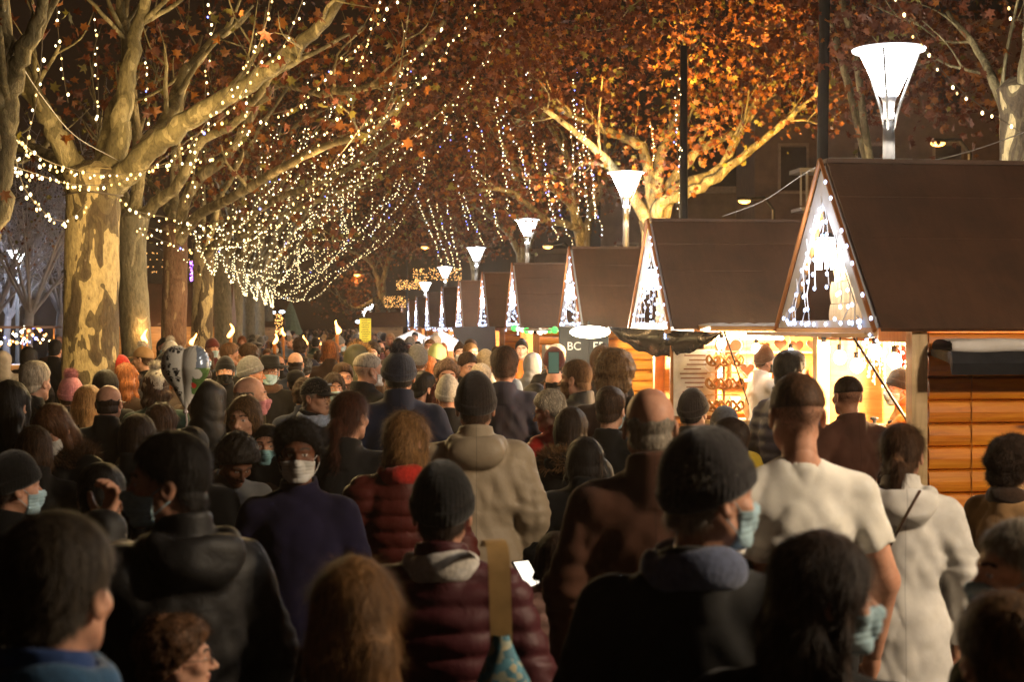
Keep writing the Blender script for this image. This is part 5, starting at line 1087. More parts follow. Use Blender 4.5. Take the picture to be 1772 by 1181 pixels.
# swags of the further left trees
tr = [(303, 21.4, 440), (352, 26, 455), (384, 30.5, 468), (408, 35.5, 475), (430, 42, 490), (448, 50, 505), (460, 58, 512)]
rs = random.Random(12)
nm = ['reddish trunk', 'mottled trunk', 'dark sixth trunk', 'trunk behind the left torch', 'tree under the densest lights', 'far left row tree', 'last left row tree']
for i, (x, d_, y) in enumerate(tr):
    z0 = 3.0 if i < 2 else 2.85; px = at(x, HZ, d_)
    for k in range(5 if i < 3 else 3):
        f = k / (4 if i < 3 else 2); Xe = -1.0 + 2.9 * f + rs.uniform(-.25, .25); Ze = 5.0 + 1.3 * f + rs.uniform(-.3, .3); dy = rs.uniform(-4.5, 1.0)
        a_ = np.array([px[0] + .1, px[1] + rs.uniform(-1.2, 1.2), z0 + rs.uniform(.1, .9)]); e = np.array([Xe + px[0] + 2.2 + .02 * d_, px[1] + dy, Ze]); s = .62 + rs.uniform(-.1, .2)
        m1 = a_ + (e - a_) * rs.uniform(.18, .36); m1[2] = a_[2] - .05 - .40 * rs.random(); m2 = a_ + (e - a_) * .55; m2[2] = a_[2] + (Ze - a_[2]) * .22; m3 = a_ + (e - a_) * .82; m3[2] = a_[2] + (Ze - a_[2]) * rs.uniform(.5, .68)
        light_string([a_, m1, m2, m3, e], False, 'dense warm string sagging from the ' + nm[i] + ' towards the walk', 'fairy lights of the ' + nm[i], .12, .0085 + .005 * (d_ - 20) / 30)
    for k in range(9 if i < 4 else 5):
        ux = rs.uniform(.2, 3.4); e = np.array([px[0] + ux, px[1] + rs.uniform(-3, 2), 4.0 + .55 * ux + rs.uniform(-.2, .5)]); L = rs.uniform(.5, 1.6)
        light_string([e, e + np.array([rs.uniform(-.1, .1), 0, -L * .5]), e + np.array([rs.uniform(-.15, .15), 0, -L])], False, 'vertical strand of lights dropping from the crown of the ' + nm[i], 'hanging strands of the ' + nm[i], .09, .008 + .004 * (d_ - 20) / 30)
    b_ = np.array([px[0], px[1], z0]); nx = at(tr[min(i + 1, 6)][0], HZ, tr[min(i + 1, 6)][1]); nx[2] = z0
    if i < 6: light_string([b_ + [.25, 0, .4], (b_ + nx) / 2 + [.35, 0, -.15], nx + [.25, 0, .4]], False, 'low swag running between the ' + nm[i] + ' and the next trunk', None, .10, .009 + .004 * (d_ - 20) / 30)
# strands under the right-hand trees (top x,y -> bottom x,y, distance)
RS = [(718, 335, 770, 470, 36), (740, 340, 785, 475, 36), (755, 350, 790, 478, 37), (772, 345, 800, 470, 35), (765, 190, 780, 240, 30), (808, 195, 820, 300, 30), (825, 205, 838, 260, 30), (855, 180, 890, 310, 26), (852, 150, 862, 180, 26), (868, 195, 882, 372, 27), (880, 210, 925, 350, 27), (822, 255, 840, 380, 30), (835, 300, 862, 395, 30), (845, 300, 870, 420, 31), (910, 105, 916, 175, 24), (920, 200, 935, 300, 27), (900, 255, 910, 330, 27), (940, 240, 960, 400, 26), (945, 320, 965, 420, 28), (998, 112, 994, 205, 22), (995, 165, 1000, 380, 24), (1008, 175, 1020, 400, 24), (1012, 220, 1030, 385, 24), (1025, 300, 1045, 410, 25), (986, 220, 992, 330, 24), (975, 240, 980, 290, 25), (1125, 210, 1128, 290, 22), (1174, 130, 1176, 300, 17), (1176, 240, 1168, 370, 17.4), (800, 330, 838, 425, 38), (783, 300, 812, 400, 38), (873, 120, 880, 200, 26), (700, 300, 640, 410, 40), (690, 305, 628, 400, 40), (735, 270, 722, 330, 34), (960, 330, 1000, 440, 29)]
for i, (x0, y0, x1, y1, d_) in enumerate(RS):
    a_, c_ = at(x0, y0, d_), at(x1, y1, d_ + .6); m = (a_ + c_) / 2 + [(-1) ** i * .04, 0, -.03]
    light_string([a_, m, c_], False, 'strand of cool white lights hanging under the right-hand trees', 'hanging strands under the right-hand trees', .08, .0095 + .003 * (d_ - 20) / 20, .25)
# amber star nets above the small lamps
for (x, y, d_, w_, h_, lb) in ((757, 480, 50, 42, 16, 'amber light net behind the fifth street lamp'), (712, 497, 58, 26, 12, 'amber light net behind the sixth street lamp'), (686, 527, 66, 22, 14, 'lowest amber light net at the end of the stalls'), (270, 458, 55, 60, 26, 'rows of amber lights far behind the grey trunk'), (483, 570, 40, 7, 26, 'slim amber lit figure-like tree in the far crowd')):
    b = MB(); pts = [at(x + rs.uniform(-w_, w_), y + rs.uniform(-h_, h_) * .7 - abs(h_) * .3, d_) for _ in range(170 if w_ > 10 else 70)]
    if w_ == 60: pts = [at(x + rs.uniform(-w_, w_), y + rs.choice([-20, -8, 4, 13]) + rs.uniform(-1, 1), d_) for _ in range(60)]
    add_bulbs(b, pts, .013 if w_ != 60 else .018, 0); b.tube([pts[0], pts[1]], .004, 3, 1); b.obj('light_net', [E_AMB, M_WIRE], None, label=lb, cat='string lights')
b = MB(); pts = [at(334 + rs.uniform(-5, 5), 475 + rs.uniform(-22, 12), 48) for _ in range(60)]; add_bulbs(b, pts, .02, 0); b.obj('light_net', [emit('violet_bulb', (.45, .15, 1), 6)], None, label='small violet light cluster right of the reddish trunk', cat='string lights')
for (x, y, d_, c, lb) in ((296, 472, 60, 0, 'row of white lights seen far left of the centre'),): pass
for (x, d_, lb) in ((397, 48, 'narrow blue-white lit gable far off at the left row'), (500, 70, 'faint green-lit pointed tent far away')):
    pass
# floodlit windows of far pavilion
b = MB()
for (x, y) in ((455, 541), (472, 541), (488, 540), (462, 540), (620, 557)): b.ball(at(x, y, 70), .11, 0, 8, 5, (1.3, 1, .7))
b.obj('far_lamps', E_COOL, None, label='cluster of white lamps far away under the left fairy lights', cat='lamp')
b = MB(); q = at(503, 565, 65); b.lathe([(.55, 1.6), (.22, 2.6), (.02, 3.1)], (q[0], q[1], 0), 12); b.obj('tent_top', simple('green_canvas', (.10, .16, .10), .7), None, label='pointed green tent top far behind the crowd', cat='tent')
# left background stall block behind the trunks
q = at(290, HZ, 33); t = thing('market_stall', 'long dark roofed stall behind the left plane trunks', 'market stall', (q[0], q[1], 0)); b = MB(); b.prism([(0, CAMZ + 74 / F * 33), (1.0, 1.98), (-.8, 1.98)], -1.75, 1.45, 0, (1, 2, 0)); b.obj('roof', M_FELT, t); b = MB(); b.box((-.15, .1, .99), (3.0, 1.5, 1.96)); b.obj('wall', W_WALL, t)
lamp('left_stall_light', (0, -1.6, 1.9), 30, (1, .6, .3), .2, t)
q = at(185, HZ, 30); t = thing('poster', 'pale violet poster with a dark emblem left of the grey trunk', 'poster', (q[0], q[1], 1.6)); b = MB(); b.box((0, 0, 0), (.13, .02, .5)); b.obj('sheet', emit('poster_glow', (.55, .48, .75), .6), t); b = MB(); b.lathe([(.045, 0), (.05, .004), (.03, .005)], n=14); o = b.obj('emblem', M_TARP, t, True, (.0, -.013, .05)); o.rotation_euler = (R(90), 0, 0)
b = MB(); b.tube([(0, .02, -1.6), (0, .02, 0)], .015, 5); b.obj('stick', M_DARK, t)
# left far lit stalls
for (x, d_, lb) in ((20, 30, 'lit snack stall at the far left edge'), (75, 32, 'lit snack stall left of the big patchy trunk')):
    q = at(x, HZ, d_); t = thing('market_stall', lb, 'market stall', (q[0], q[1], 0)); b = MB(); b.box((0, 0, CAMZ - .02), (.62, .9, .05)); b.obj('roof', M_FELT, t); b = MB(); b.box((0, .2, .6), (.55, .6, 1.2)); b.obj('counter', W_WALL, t); b = MB()
    for s in (-1, 1): b.tube([(s * .28, -.3, 0), (s * .28, -.3, 1.95)], .02, 5)
    b.obj('post', W_POST, t); b = MB(); rr = random.Random(int(x))
    for k in range(26): b.ball((rr.uniform(-.33, .33), -.4, 1.62 + rr.random() ** 2 * .34), rr.choice([.014, .02, .035]), rr.choice([0, 0, 2, 1, 2]), 6, 4)
    b.obj('lights', [emit('stall_tube', (1, .86, .6), 18), E_BLUE, E_AMB], t, kind='stuff'); lamp('snack_light', (0, -.5, 1.7), 18, (1, .8, .6), .1, t)
# ------------------------------------------------------------------ buildings far right
def facade(px, d_, wid, ht, label, seed):
    q = at(px, HZ, d_); t = thing('building', label, 'building', (q[0], q[1], 0), -YAW * 1.5); b = MB(); b.box((0, 4, ht / 2), (wid, 8, ht)); b.obj('wall', simple('render_brown', (.20, .13, .09), .9, vs=2), t); me = None
    wm = MB(); wm.box((0, 0, 0), (1.0, .10, 1.7)); w1 = wm.mesh('window', simple('window_dark', (.05, .035, .03), .25)); fm = MB()
    for s in (-1, 1): fm.box((s * .55, -.03, 0), (.1, .12, 1.9)); 
    fm.box((0, -.03, .95), (1.2, .12, .1)); fm.box((0, -.05, -.95), (1.3, .2, .08)); f1 = fm.mesh('frame', simple('stone_trim', (.32, .23, .17), .8))
    nx = int(wid / 2.6)
    for r_ in range(int((ht - 2) / 3)):
        for c in range(nx): o = link('window', w1, t, (-wid / 2 + (c + .5) * wid / nx, -.03, 2.2 + r_ * 3)); link('frame', f1, o)
    b = MB(); b.box((0, -.15, ht - .2), (wid + .5, .5, .3)); b.obj('cornice', simple('stone_trim', (.32, .23, .17), .8), t)
    b = MB(); b.prism([(0, ht), (1.6, ht + 2.6), (7.5, ht + 2.6), (8, ht)], -wid / 2, wid / 2, 0, (1, 2, 0)); b.obj('roof', simple('slate', (.05, .045, .045), .6), t); return t
facade(1640, 58, 15, 14, 'tall dim brown apartment building at the right', 1); facade(1265, 74, 13, 9, 'lower dim brown building left of the tall one', 2); facade(1060, 95, 10, 7, 'far brown building glimpsed behind the amber tree', 3)
q = at(1400, 300, 44); t = thing('balcony', 'pale glazed balcony corner left of the nearest gable apex', 'balcony', q); b = MB(); b.box((0, 0, .05), (.9, 1.0, .12)); b.box((.1, 0, -1.1), (1.0, 1.0, .1)); b.obj('slab', M_BARGE, t); b = MB()
for x in (-.38, -.2, .35): b.box((x, -.4, -.5), (.05, .05, 1.0))
b.obj('rail', M_BARGE, t)
b = MB(); b.box((0, 0, 0), (2.9, .3, .06)); b.box((0, 0, -.12), (2.9, .3, .02)); b.obj('balcony', M_BARGE, None, loc=at(1505, 276, 50), label='thin pale balcony ledge just above the nearest roof ridge', cat='balcony')
def cable(P, label): b = MB(); b.tube(spline(A3(P), 10), .0045, 5); b.obj('cable', M_CABLE, None, True, label=label, cat='cable')
cable([(1250, 375, 14), (1320, 348, 14), (1385, 305, 14), (1420, 285, 14)], 'thin white cable rising to the nearest gable apex'); cable([(1590, 282, 11), (1640, 272, 11), (1700, 255, 11), (1775, 228, 11)], 'twisted white cable above the nearest roof at the right'); cable([(35, 110, 11.5), (75, 170, 12), (130, 235, 13), (205, 278, 13.8)], 'pale steel cable from the upper left to the trunk crotch')
# unseen point lights added to stand in for the fairy bulbs' warm glow
for (x, y, d_, pw) in ((300, 350, 12.0, 45), (430, 330, 15, 60), (560, 360, 19, 60), (180, 430, 12.2, 32), (420, 60, 12.0, 22), (250, 230, 12.9, 10), (480, 440, 26, 70), (600, 250, 16.5, 60), (560, 420, 34, 70), (900, 300, 24, 40), (950, 330, 30, 60), (780, 380, 34, 60), (120, 420, 11.8, 26), (500, 480, 48, 70), (700, 200, 19, 50), (330, 470, 11, 50), (640, 440, 12, 50)):
    q = at(x, y, d_); lamp('festoon_fill_light', q, pw, (1, .68, .28) if x < 500 else (1, .60, .25), .12)
# ------------------------------------------------------------------ the crowd: people one can tell apart
pp = person
pp(98, 905, 178, 22, 'person in blue coat with thinning dark hair and large ear, lower left corner', hair='short', hc=(.05, .04, .03), coat='coat', cc='blue', fine=True, hy=0, scarf=(.03, .09, .18))
pp(208, 938, 90, 40, 'older person with short white hair just behind the blue coat, lower left', hair='crop', hc='white', coat='jacket', cc='black', fine=True, hy=20)
pp(298, 1072, 110, 60, 'short person with brown curls and glasses at the bottom edge, lower left', hair='curly', hc='brown', coat='coat', cc='black', glasses=True, skin='fair', hy=20)
pp(308, 757, 112, 330, 'person in dark grey hooded coat lifting a hand to a blue mask', hair='short', hc='black', coat='parka+hood', cc='charcoal', mask='light blue', fine=True, hy=-60, aL='face', build=1.0)
pp(612, 975, 150, 15, 'person with long brown and blond hair seen from behind, bottom centre-left', hair='long', hc=(.20, .11, .045), coat='coat', cc='black', fem=True, fine=True)
burg = pp(765, 806, 118, 8, 'person in burgundy padded jacket and black knit hat carrying a shoulder bag', hair='crop', hc='dark brown', hat='beanie', hatc='black', coat='puffer', cc='burgundy', scarf=(.55, .52, .48), fem=True, fine=True)
pp(1200, 748, 160, 10, 'large person in black knit hat and fleece-collared dark leather jacket with blue mask', hair='crop', hc='grey', hat='beanie', hatc=(.012, .009, .010), coat='jacket', cc=(.022, .022, .022), mask='light blue', fine=True, hy=60, scarf=(.10, .12, .20))
pp(1400, 928, 165, 32, 'person with very long straight black hair and pale mask, bottom right of centre', hair='verylong', hc='dark brown', coat='coat', cc='black', mask='light blue', fem=True, fine=True, hy=60)
pp(1380, 646, 95, 0, 'broad person in a white T-shirt with a faded haircut and bare arms', hair='buzz', hc=(.10, .052, .028), coat='tee', cc=(.80, .77, .70), skin='light', fine=True, hy=0, build=1.0, seed=1, legs='charcoal', d=4.75)
pp(1125, 670, 98, 5, 'bald person in a plain brown coat with a short grey fringe', hair='bald', hc='grey', coat='coat', cc=(.085, .034, .018), skin='light', fine=True)
wc = pp(1556, 735, 84, 12, 'person in long pale grey coat with hood down and a brown bag strap', hair='pony', hc='brown', coat='longcoat+hood', cc=(.62, .60, .57), fem=True, fine=True, d=5.75, hy=20)
pp(1752, 762, 78, 60, 'person with dark curly hair and tan coat at the right edge by the log wall', hair='bigcurl', hc='dark brown', coat='coat', cc='tan', scarf='dark brown', fem=True, fine=True, hy=0)
pp(1770, 898, 130, 330, 'grey haired person with blue mask cut by the right edge', hair='crop', hc='grey', coat='jacket', cc='olive', mask='light blue', hy=-60, fine=True)
pp(1745, 1040, 150, 0, 'person with light hair and beige hood in the lower right corner', hair='short', hc='light brown', coat='parka+hood', cc=(.30, .25, .18), fine=True)
pp(823, 655, 74, 4, 'person in beige hooded parka and dark brown knit hat, centre of the photo', hair='crop', hc='brown', hat='tallbeanie', hatc=(.022, .015, .012), coat='parka+hood', cc=(.34, .27, .185), fine=True, build=1.04, aL='pocket')
pp(517, 733, 86, 182, 'person in navy and violet jumper with white mask facing the camera', hair='curly', hc='black', coat='sweater', cc=(.012, .009, .034), mask='white', skin='brown', fine=True)
pp(697, 716, 74, 5, 'person with short blond hair and dark red padded coat, head turned right', hair='bob', hc=(.30, .17, .07), coat='puffer', cc='dark red', fem=True, hy=40, scarf='red', fine=True, mask='white')
pp(601, 678, 62, 15, 'person with a low red-brown ponytail and dark leather jacket', hair='pony', hc='red-brown', coat='jacket', cc='charcoal', fem=True, hy=20, fine=True)
pp(690, 612, 57, 0, 'person in navy coat and dark blue bobble hat seen from behind', hair='crop', hc='black', hat='pompom', hatc=(.020, .026, .048), coat='coat', cc='navy', build=1.14, fine=True)
bt_ = pp(546, 652, 52, 125, 'smiling person in flat black cap and glasses with mask under the chin', hair='crop', hc='grey', hat='cap', hatc='black', coat='coat', cc='black', glasses=True, skin='fair', fine=True, scarf=(.35, .42, .55), hy=10)
pp(577, 648, 40, 165, 'person with pale blue mask behind the flat black cap', hair='wavy', hc='dark brown', coat='parka', cc='dark green', mask='light blue', fem=True)
pp(593, 631, 36, 170, 'bearded person with swept brown hair facing the camera', hair='quiff', hc='brown', beard=True, coat='coat', cc='dark brown')
pp(634, 611, 43, 45, 'person with greying faded hair and high dark collar looking right', hair='buzz', hc='grey', coat='coat', cc='black', mask='white', hy=20, build=1.08)
pp(618, 601, 46, 20, 'person with fur-edged olive hood up behind the greying faded hair', hair=None, coat='parka+up+fur', cc='olive', furc='blond')
pp(467, 618, 38, 180, 'person in wide black brimmed hat, glasses and pale mask', hair='crop', hc='black', hat='fedora', hatc='black', coat='coat', cc='black', mask='light blue', glasses=True, scarf='brown')
pp(430, 651, 50, 60, 'bald person with pink mask looking right', hair='bald', hc='grey', coat='jacket', cc='black', mask='pink', skin='fair', hy=20, seed=0)
pp(424, 688, 60, 200, 'person with light brown chin-length hair and black scarf facing the camera', hair='bob', hc='light brown', coat='coat', cc='black', scarf='black', fem=True, skin='fair')
pp(398, 738, 74, 150, 'person with dark curls looking down at a phone', hair='afro', hc='black', coat='jacket', cc='grey', glasses=False, skin='brown', hp=36, aL='phone', aR='phone', hy=0, fem=True)
pp(463, 736, 50, 185, 'person with teal mask peering from behind the violet jumper', hair='pony', hc='black', coat='coat', cc='dark brown', mask=(.28, .52, .55), fem=True)
pp(362, 664, 64, 10, 'person with black hood up and a yellow stripe on the shoulder', hair=None, coat='parka+up', cc='black')
pp(390, 619, 36, 178, 'person in black knit hat and black mask facing the camera', hair='crop', hc='black', hat='beanie', hatc='black', coat='coat', cc='black', mask='black', skin='fair')
pp(188, 666, 46, 12, 'balding person in a long black coat seen from behind at the left', hair='bald', hc='dark brown', coat='coat', cc='black', glasses=True, build=1.05)
pp(102, 693, 64, 205, 'person with long brown hair, fur collar and white mask looking down', hair='long', hc='chestnut', coat='parka+fur+hood', cc='black', mask='white', fem=True, hp=24, furc='brown')
pp(122, 654, 46, 0, 'person in pink knit hat with a dark bobble', hair='crop', hc='brown', hat='pompom', hatc='pink', coat='coat', cc='black', fem=True)
pp(60, 629, 48, 30, 'grey haired person in dark coat left of the pink bobble hat', hair='short', hc='grey', coat='coat', cc='black', skin='fair')
pp(18, 662, 66, 20, 'person with long black hair at the left edge', hair='long', hc='black', coat='coat', cc='black', fem=True)
pp(22, 786, 84, 60, 'person in black knit hat with pale mask cut by the left edge', hair='crop', hc='dark brown', hat='beanie', hatc='black', coat='coat', cc='black', mask='light blue', fine=True)
pp(152, 669, 46, 30, 'person with straight pale blond hair beside the balding head', hair='long', hc='blond', coat='coat', cc='charcoal', fem=True)
pp(209, 617, 36, 10, 'person in a bright red knit hat near the big trunk', hair='long', hc='chestnut', hat='beanie', hatc='red', coat='jacket', cc='charcoal', fem=True)
pp(248, 599, 34, 290, 'person in tan baseball cap looking left', hair='crop', hc='brown', hat='cap', hatc='tan', coat='jacket', cc='black', skin='fair')
pp(182, 642, 44, 5, 'person with black shoulder-length hair before the big trunk', hair='bob', hc='black', coat='coat', cc='black', fem=True)
pp(218, 631, 42, 25, 'person with long ginger hair under the torch flame', hair='wavy', hc='ginger', coat='coat', cc='dark brown', fem=True)
pp(270, 640, 46, 340, 'person in cream knit hat with a fur bobble left of the heart balloon', hair='wavy', hc='brown', hat='pompom', hatc='cream', coat='jacket', cc='dark green', fem=True)
pp(278, 700, 58, 10, 'person with brown wavy hair below the heart balloon', hair='wavy', hc='brown', coat='parka+hood', cc=(.20, .15, .11), fem=True)
pp(50, 603, 30, 5, 'dark hooded person standing far left', hair=None, coat='parka+up', cc='charcoal')
pp(95, 590, 24, 10, 'dark coated person left of the big trunk', hair='short', hc='black', coat='coat', cc='black')
pp(5, 610, 30, 0, 'person in white hood at the left edge', hair=None, coat='parka+up', cc='cream')
pp(430, 597, 32, 300, 'short haired person with upturned collar looking left in the middle crowd', hair='short', hc='brown', coat='coat', cc='charcoal', skin='fair', glasses=True)
pp(512, 640, 34, 0, 'person in black cap behind the smiling cap wearer', hair='crop', hc='black', hat='flatcap', hatc='black', coat='coat', cc='black')
pp(525, 620, 32, 10, 'person with dark curls in green-grey jacket', hair='curly', hc='black', coat='jacket', cc=(.05, .065, .055))
pp(345, 635, 40, 30, 'brown haired person just right of the heart balloon', hair='short', hc='brown', coat='jacket', cc='dark brown')
pp(873, 604, 45, 12, 'tall person with cropped brown hair in a dark blue jacket', hair='short', hc='brown', coat='jacket', cc=(.03, .032, .055), fine=True, build=1.05)
pp(1000, 623, 48, 325, 'person with fair cropped hair and quilted grey jacket near the board', hair='crop', hc='light brown', coat='puffer', cc=(.045, .045, .042), skin='fair', beard=True, hy=-20, fine=True)
pp(1064, 609, 72, 20, 'person with a big mop of light brown hair beside the third stall', hair='bigcurl', hc=(.20, .12, .055), coat='coat', cc='dark brown', fem=True, hy=0)
pp(962, 676, 48, 320, 'white haired person with glasses and red jacket leaning down', hair='short', hc='white', coat='puffer', cc='red', glasses=True, skin='fair', hp=12, hy=-20)
pp(985, 708, 56, 15, 'dark haired person with a wide fur-trimmed hood', hair='bob', hc='dark brown', coat='parka+hood+fur', cc='black', fem=True, furc='light brown', hy=20)
pp(1056, 674, 52, 30, 'brown haired person with a red glowing ear', hair='short', hc='brown', coat='jacket', cc='black', skin='fair', hy=0, mask='light blue')
pp(1094, 690, 50, 10, 'person with long black hair half hidden by the bald head', hair='long', hc='black', coat='coat', cc='black', fem=True)
pp(1196, 676, 56, 15, 'person in black knit hat before the pretzel stall', hair='crop', hc='black', hat='beanie', hatc=(.02, .014, .012), coat='coat', cc='charcoal', hy=20)
pp(1254, 706, 48, 0, 'person in grey patterned knit hat and yellow scarf near the pretzels', hair='crop', hc='brown', hat='beanie', hatc=(.10, .11, .13), coat='jacket', cc='yellow', fem=True)
pp(1266, 722, 62, 330, 'dark brown haired person bending toward the pretzel counter', hair='crop', hc='dark brown', coat='jacket', cc='dark brown', hy=-20)
pp(1325, 722, 36, 20, 'person in pale knit hat hidden behind the white T-shirt', hair='crop', hc='grey', hat='beanie', hatc='cream', coat='jacket', cc='navy')
pp(1468, 651, 50, 350, 'person with a shaven head in a brown jacket at the nearest stall', hair='buzz', hc='dark brown', coat='jacket', cc=(.075, .03, .018), skin='tan', build=1.06, fine=True)
pp(1366, 611, 52, 65, 'person in navy quilted jacket talking at the pretzel stall', hair='quiff', hc='black', coat='puffer', cc=(.025, .03, .09), skin='fair')
pp(1322, 603, 40, 80, 'vendor in white coat, brown hat and black mask inside the pretzel stall', hair='crop', hc='brown', hat='tallbeanie', hatc='brown', coat='coat', cc='white', mask='black', d=14.6, aR='reach', base=.11)
pp(1560, 640, 42, 290, 'vendor in dark hat and mustard jacket with mask in the nearest stall', hair='crop', hc='black', hat='beanie', hatc='black', coat='jacket', cc='mustard', mask='light blue', d=9.75, aL='reach', base=.11, hy=-20)
pp(773, 626, 44, 178, 'person with tousled grey-brown hair facing the camera at the centre', hair='curly', hc=(.16, .11, .08), coat='jacket', cc='brown', skin='fair', hy=0)
pp(775, 656, 46, 0, 'person in cream knit hat just left of the beige parka', hair=None, hat='tallbeanie', hatc='cream', coat='coat', cc='black', fem=True)
pp(752, 668, 40, 30, 'red-brown haired person between the bobble hat and cream hat', hair='wavy', hc='red-brown', coat='coat', cc='brown', fem=True, mask='white')
ph = pp(922, 614, 34, 20, 'person with pale grey hood up filming with a phone', hair=None, coat='parka+up', cc=(.22, .23, .25), aR='up')
pp(757, 597, 32, 10, 'person with pale green hood up in the middle crowd', hair=None, coat='parka+up', cc='pale green')
pp(903, 589, 24, 190, 'person in orange jacket and dark hat at the fourth stall', hair='bun', hc='black', coat='jacket', cc='orange', fem=True, skin='fair')
pp(805, 611, 32, 150, 'brown haired person looking down left of the dark blue jacket', hair='short', hc='brown', coat='coat', cc='charcoal', skin='fair', hp=12)
pp(740, 619, 32, 20, 'person with curly ginger hair right of the bobble hat', hair='curly', hc='ginger', coat='coat', cc='brown', fem=True)
pp(733, 647, 38, 60, 'dark haired person with glasses right of the bobble hat', hair='short', hc='black', coat='jacket', cc='black', glasses=True, skin='fair')
pp(690, 587, 20, 180, 'short bearded person facing the camera in the far crowd', hair='quiff', hc='black', beard=True, coat='coat', cc='black')
pp(574, 596, 24, 175, 'bearded person with black hair above the flat cap', hair='short', hc='black', beard=True, coat='coat', cc='black')
pp(1040, 598, 30, 230, 'person with black hair and white mask below the lettered boards', hair='bun', hc='black', coat='jacket', cc='black', mask='white')
pp(840, 607, 36, 0, 'person in cream knitted hat left of the dark blue jacket', hair='crop', hc='white', hat='beanie', hatc=(.55, .42, .24), coat='coat', cc='cream', fem=True)
pp(832, 632, 34, 350, 'grey haired person beneath the dark blue jacket shoulder', hair='short', hc='grey', coat='jacket', cc='orange')
pp(960, 640, 38, 10, 'bald person in dark jacket below the raised phone', hair='bald', hc='black', coat='jacket', cc='black')
pp(925, 668, 42, 345, 'dark hooded person behind the white haired one', hair=None, coat='parka+up', cc='black')
pp(962, 925, 60, 5, 'child in dusty pink padded jacket in the gap left of the brown coat', hair='bob', hc='dark brown', coat='puffer', cc='dusty pink', fem=True, d=5.4, legs='brown')
pp(650, 640, 36, 10, 'brown haired person tucked behind the bobble hat', hair='bob', hc='brown', coat='coat', cc='charcoal', fem=True)
pp(330, 745, 60, 15, 'person in black coat before the yellow-striped hood', hair='short', hc='black', coat='coat', cc='black')
pp(238, 720, 60, 20, 'person with dark shoulder-length hair left of the lifted hand', hair='bob', hc='dark brown', coat='coat', cc='black', fem=True)
pp(60, 740, 62, 340, 'person in black coat and brown hair behind the left-edge hat', hair='bob', hc='brown', coat='coat', cc='black', fem=True)
pp(175, 810, 80, 8, 'broad person in black coat below the balding one', hair='short', hc='black', coat='coat', cc='black')
pp(1012, 760, 60, 10, 'person in black coat behind the brown coat', hair='bob', hc='black', coat='coat', cc='black')
# things carried
q = at(321, 650, 7.3); t = thing('heart_balloon', 'heart-shaped foil balloon with paw prints and a painted meadow side', 'balloon', q, R(-12)); t.scale = (.92, .9, .96)
def fb_(P):
    x, z = P[..., 0] / .155, P[..., 2] / .20; hx = np.abs(x); d2 = np.hypot(np.maximum(hx, 0), z + .0) 
    Q = P.copy(); Q[..., 0] = np.abs(Q[..., 0]); a = ell(Q, (.050, 0, .055), (.082, .075, .10)); a = smin(a, seg(Q, (.045, 0, .03), (.0, 0, -.165), .070, .010), .03); return a + .0022 * np.sin(np.arctan2(P[..., 2], P[..., 0]) * 46) * np.clip(np.hypot(P[..., 0], P[..., 2]) / .12 - .5, 0, 1)
V, Q = surf(fb_, (-.16, -.1, -.2), (.16, .1, .19), .0055); c = V[Q].mean(1); mi = np.zeros(len(Q), int); r_ = np.random.default_rng(4)
for k in range(16):
    cx_, cz_ = r_.uniform(-.12, -.02), r_.uniform(-.12, .14)
    for (ox, oz, rr_) in ((0, 0, .0085), (-.009, .012, .0045), (.001, .015, .0045), (.010, .011, .0045)): mi[(np.hypot(c[:, 0] - cx_ - ox, c[:, 2] - cz_ - oz) < rr_)] = 1
sel = (c[:, 0] > .062 + .02 * np.sin(c[:, 2] * 20)) & (c[:, 2] > -.10); mi[sel & (c[:, 2] > .04)] = 2; mi[sel & (c[:, 2] <= .04)] = 3; mi[sel & (np.hypot(c[:, 0] - .08, c[:, 2] - .01) < .026)] = 0; mi[sel & (np.hypot(c[:, 0] - .055, c[:, 2] + .05) < .014)] = 4
b = MB()
for m in range(5):
    if (mi == m).any(): b.F.append((Q[mi == m], m))
b.V.append(V); b.n = len(V); b.obj('foil', [simple('foil_white', (.80, .77, .70), .25, 0, .05), simple('paw_print', (.02, .018, .018), .3), simple('foil_blue', (.26, .32, .42), .2, .2, .2), simple('foil_green', (.14, .26, .08), .2, .2, .3, vs=30), simple('foil_red', (.6, .05, .03), .2)], t, True)
b = MB(); b.tube([(0, 0, -.17), (.008, 0, -.24), (-.03, .02, -.42), (-.08, .03, -.62)], [.004, .005, .004, .003], 5); b.lathe([(.004, -.20), (.016, -.19), (.004, -.17)], n=8); b.obj('ribbon', simple('ribbon_white', (.6, .5, .5), .4), t, True)
# shoulder bag on the burgundy jacket
q = at(855, HZ, 3.86); zt = CAMZ + (HZ - 938) / F * 3.86; t = thing('shoulder_bag', 'patterned blue and cream bag on a broad tan strap over the burgundy jacket', 'bag', (q[0], q[1], 0))
b = MB(); n = 12; V = []
for k in range(n):
    f = k / (n - 1); a_ = f * math.pi; x = .0 + .012 * f; y = .065 - .0 - .14 * f ** .6 if k else .10
    V += [[-.027 + x, [.12, .06, .01, -.03, -.05, -.06, -.065, -.068, -.07, -.07, -.07, -.07][k], zt + [-.03, -.004, 0, -.008, -.03, -.07, -.12, -.17, -.22, -.27, -.31, -.35][k]]]; V += [[.029 + x, V[-1][1], V[-1][2] + .002]]
V = np.array(V); Qs = [[2 * k, 2 * k + 1, 2 * k + 3, 2 * k + 2] for k in range(n - 1)]; b.add(V, Qs); b.add(V + [0, -.006, 0], [q_[::-1] for q_ in Qs]); b.add(V[:, :] + [0, -.012, 0], Qs); b.obj('strap', simple('tan_webbing', (.36, .22, .08), .7, vs=14), t, True)
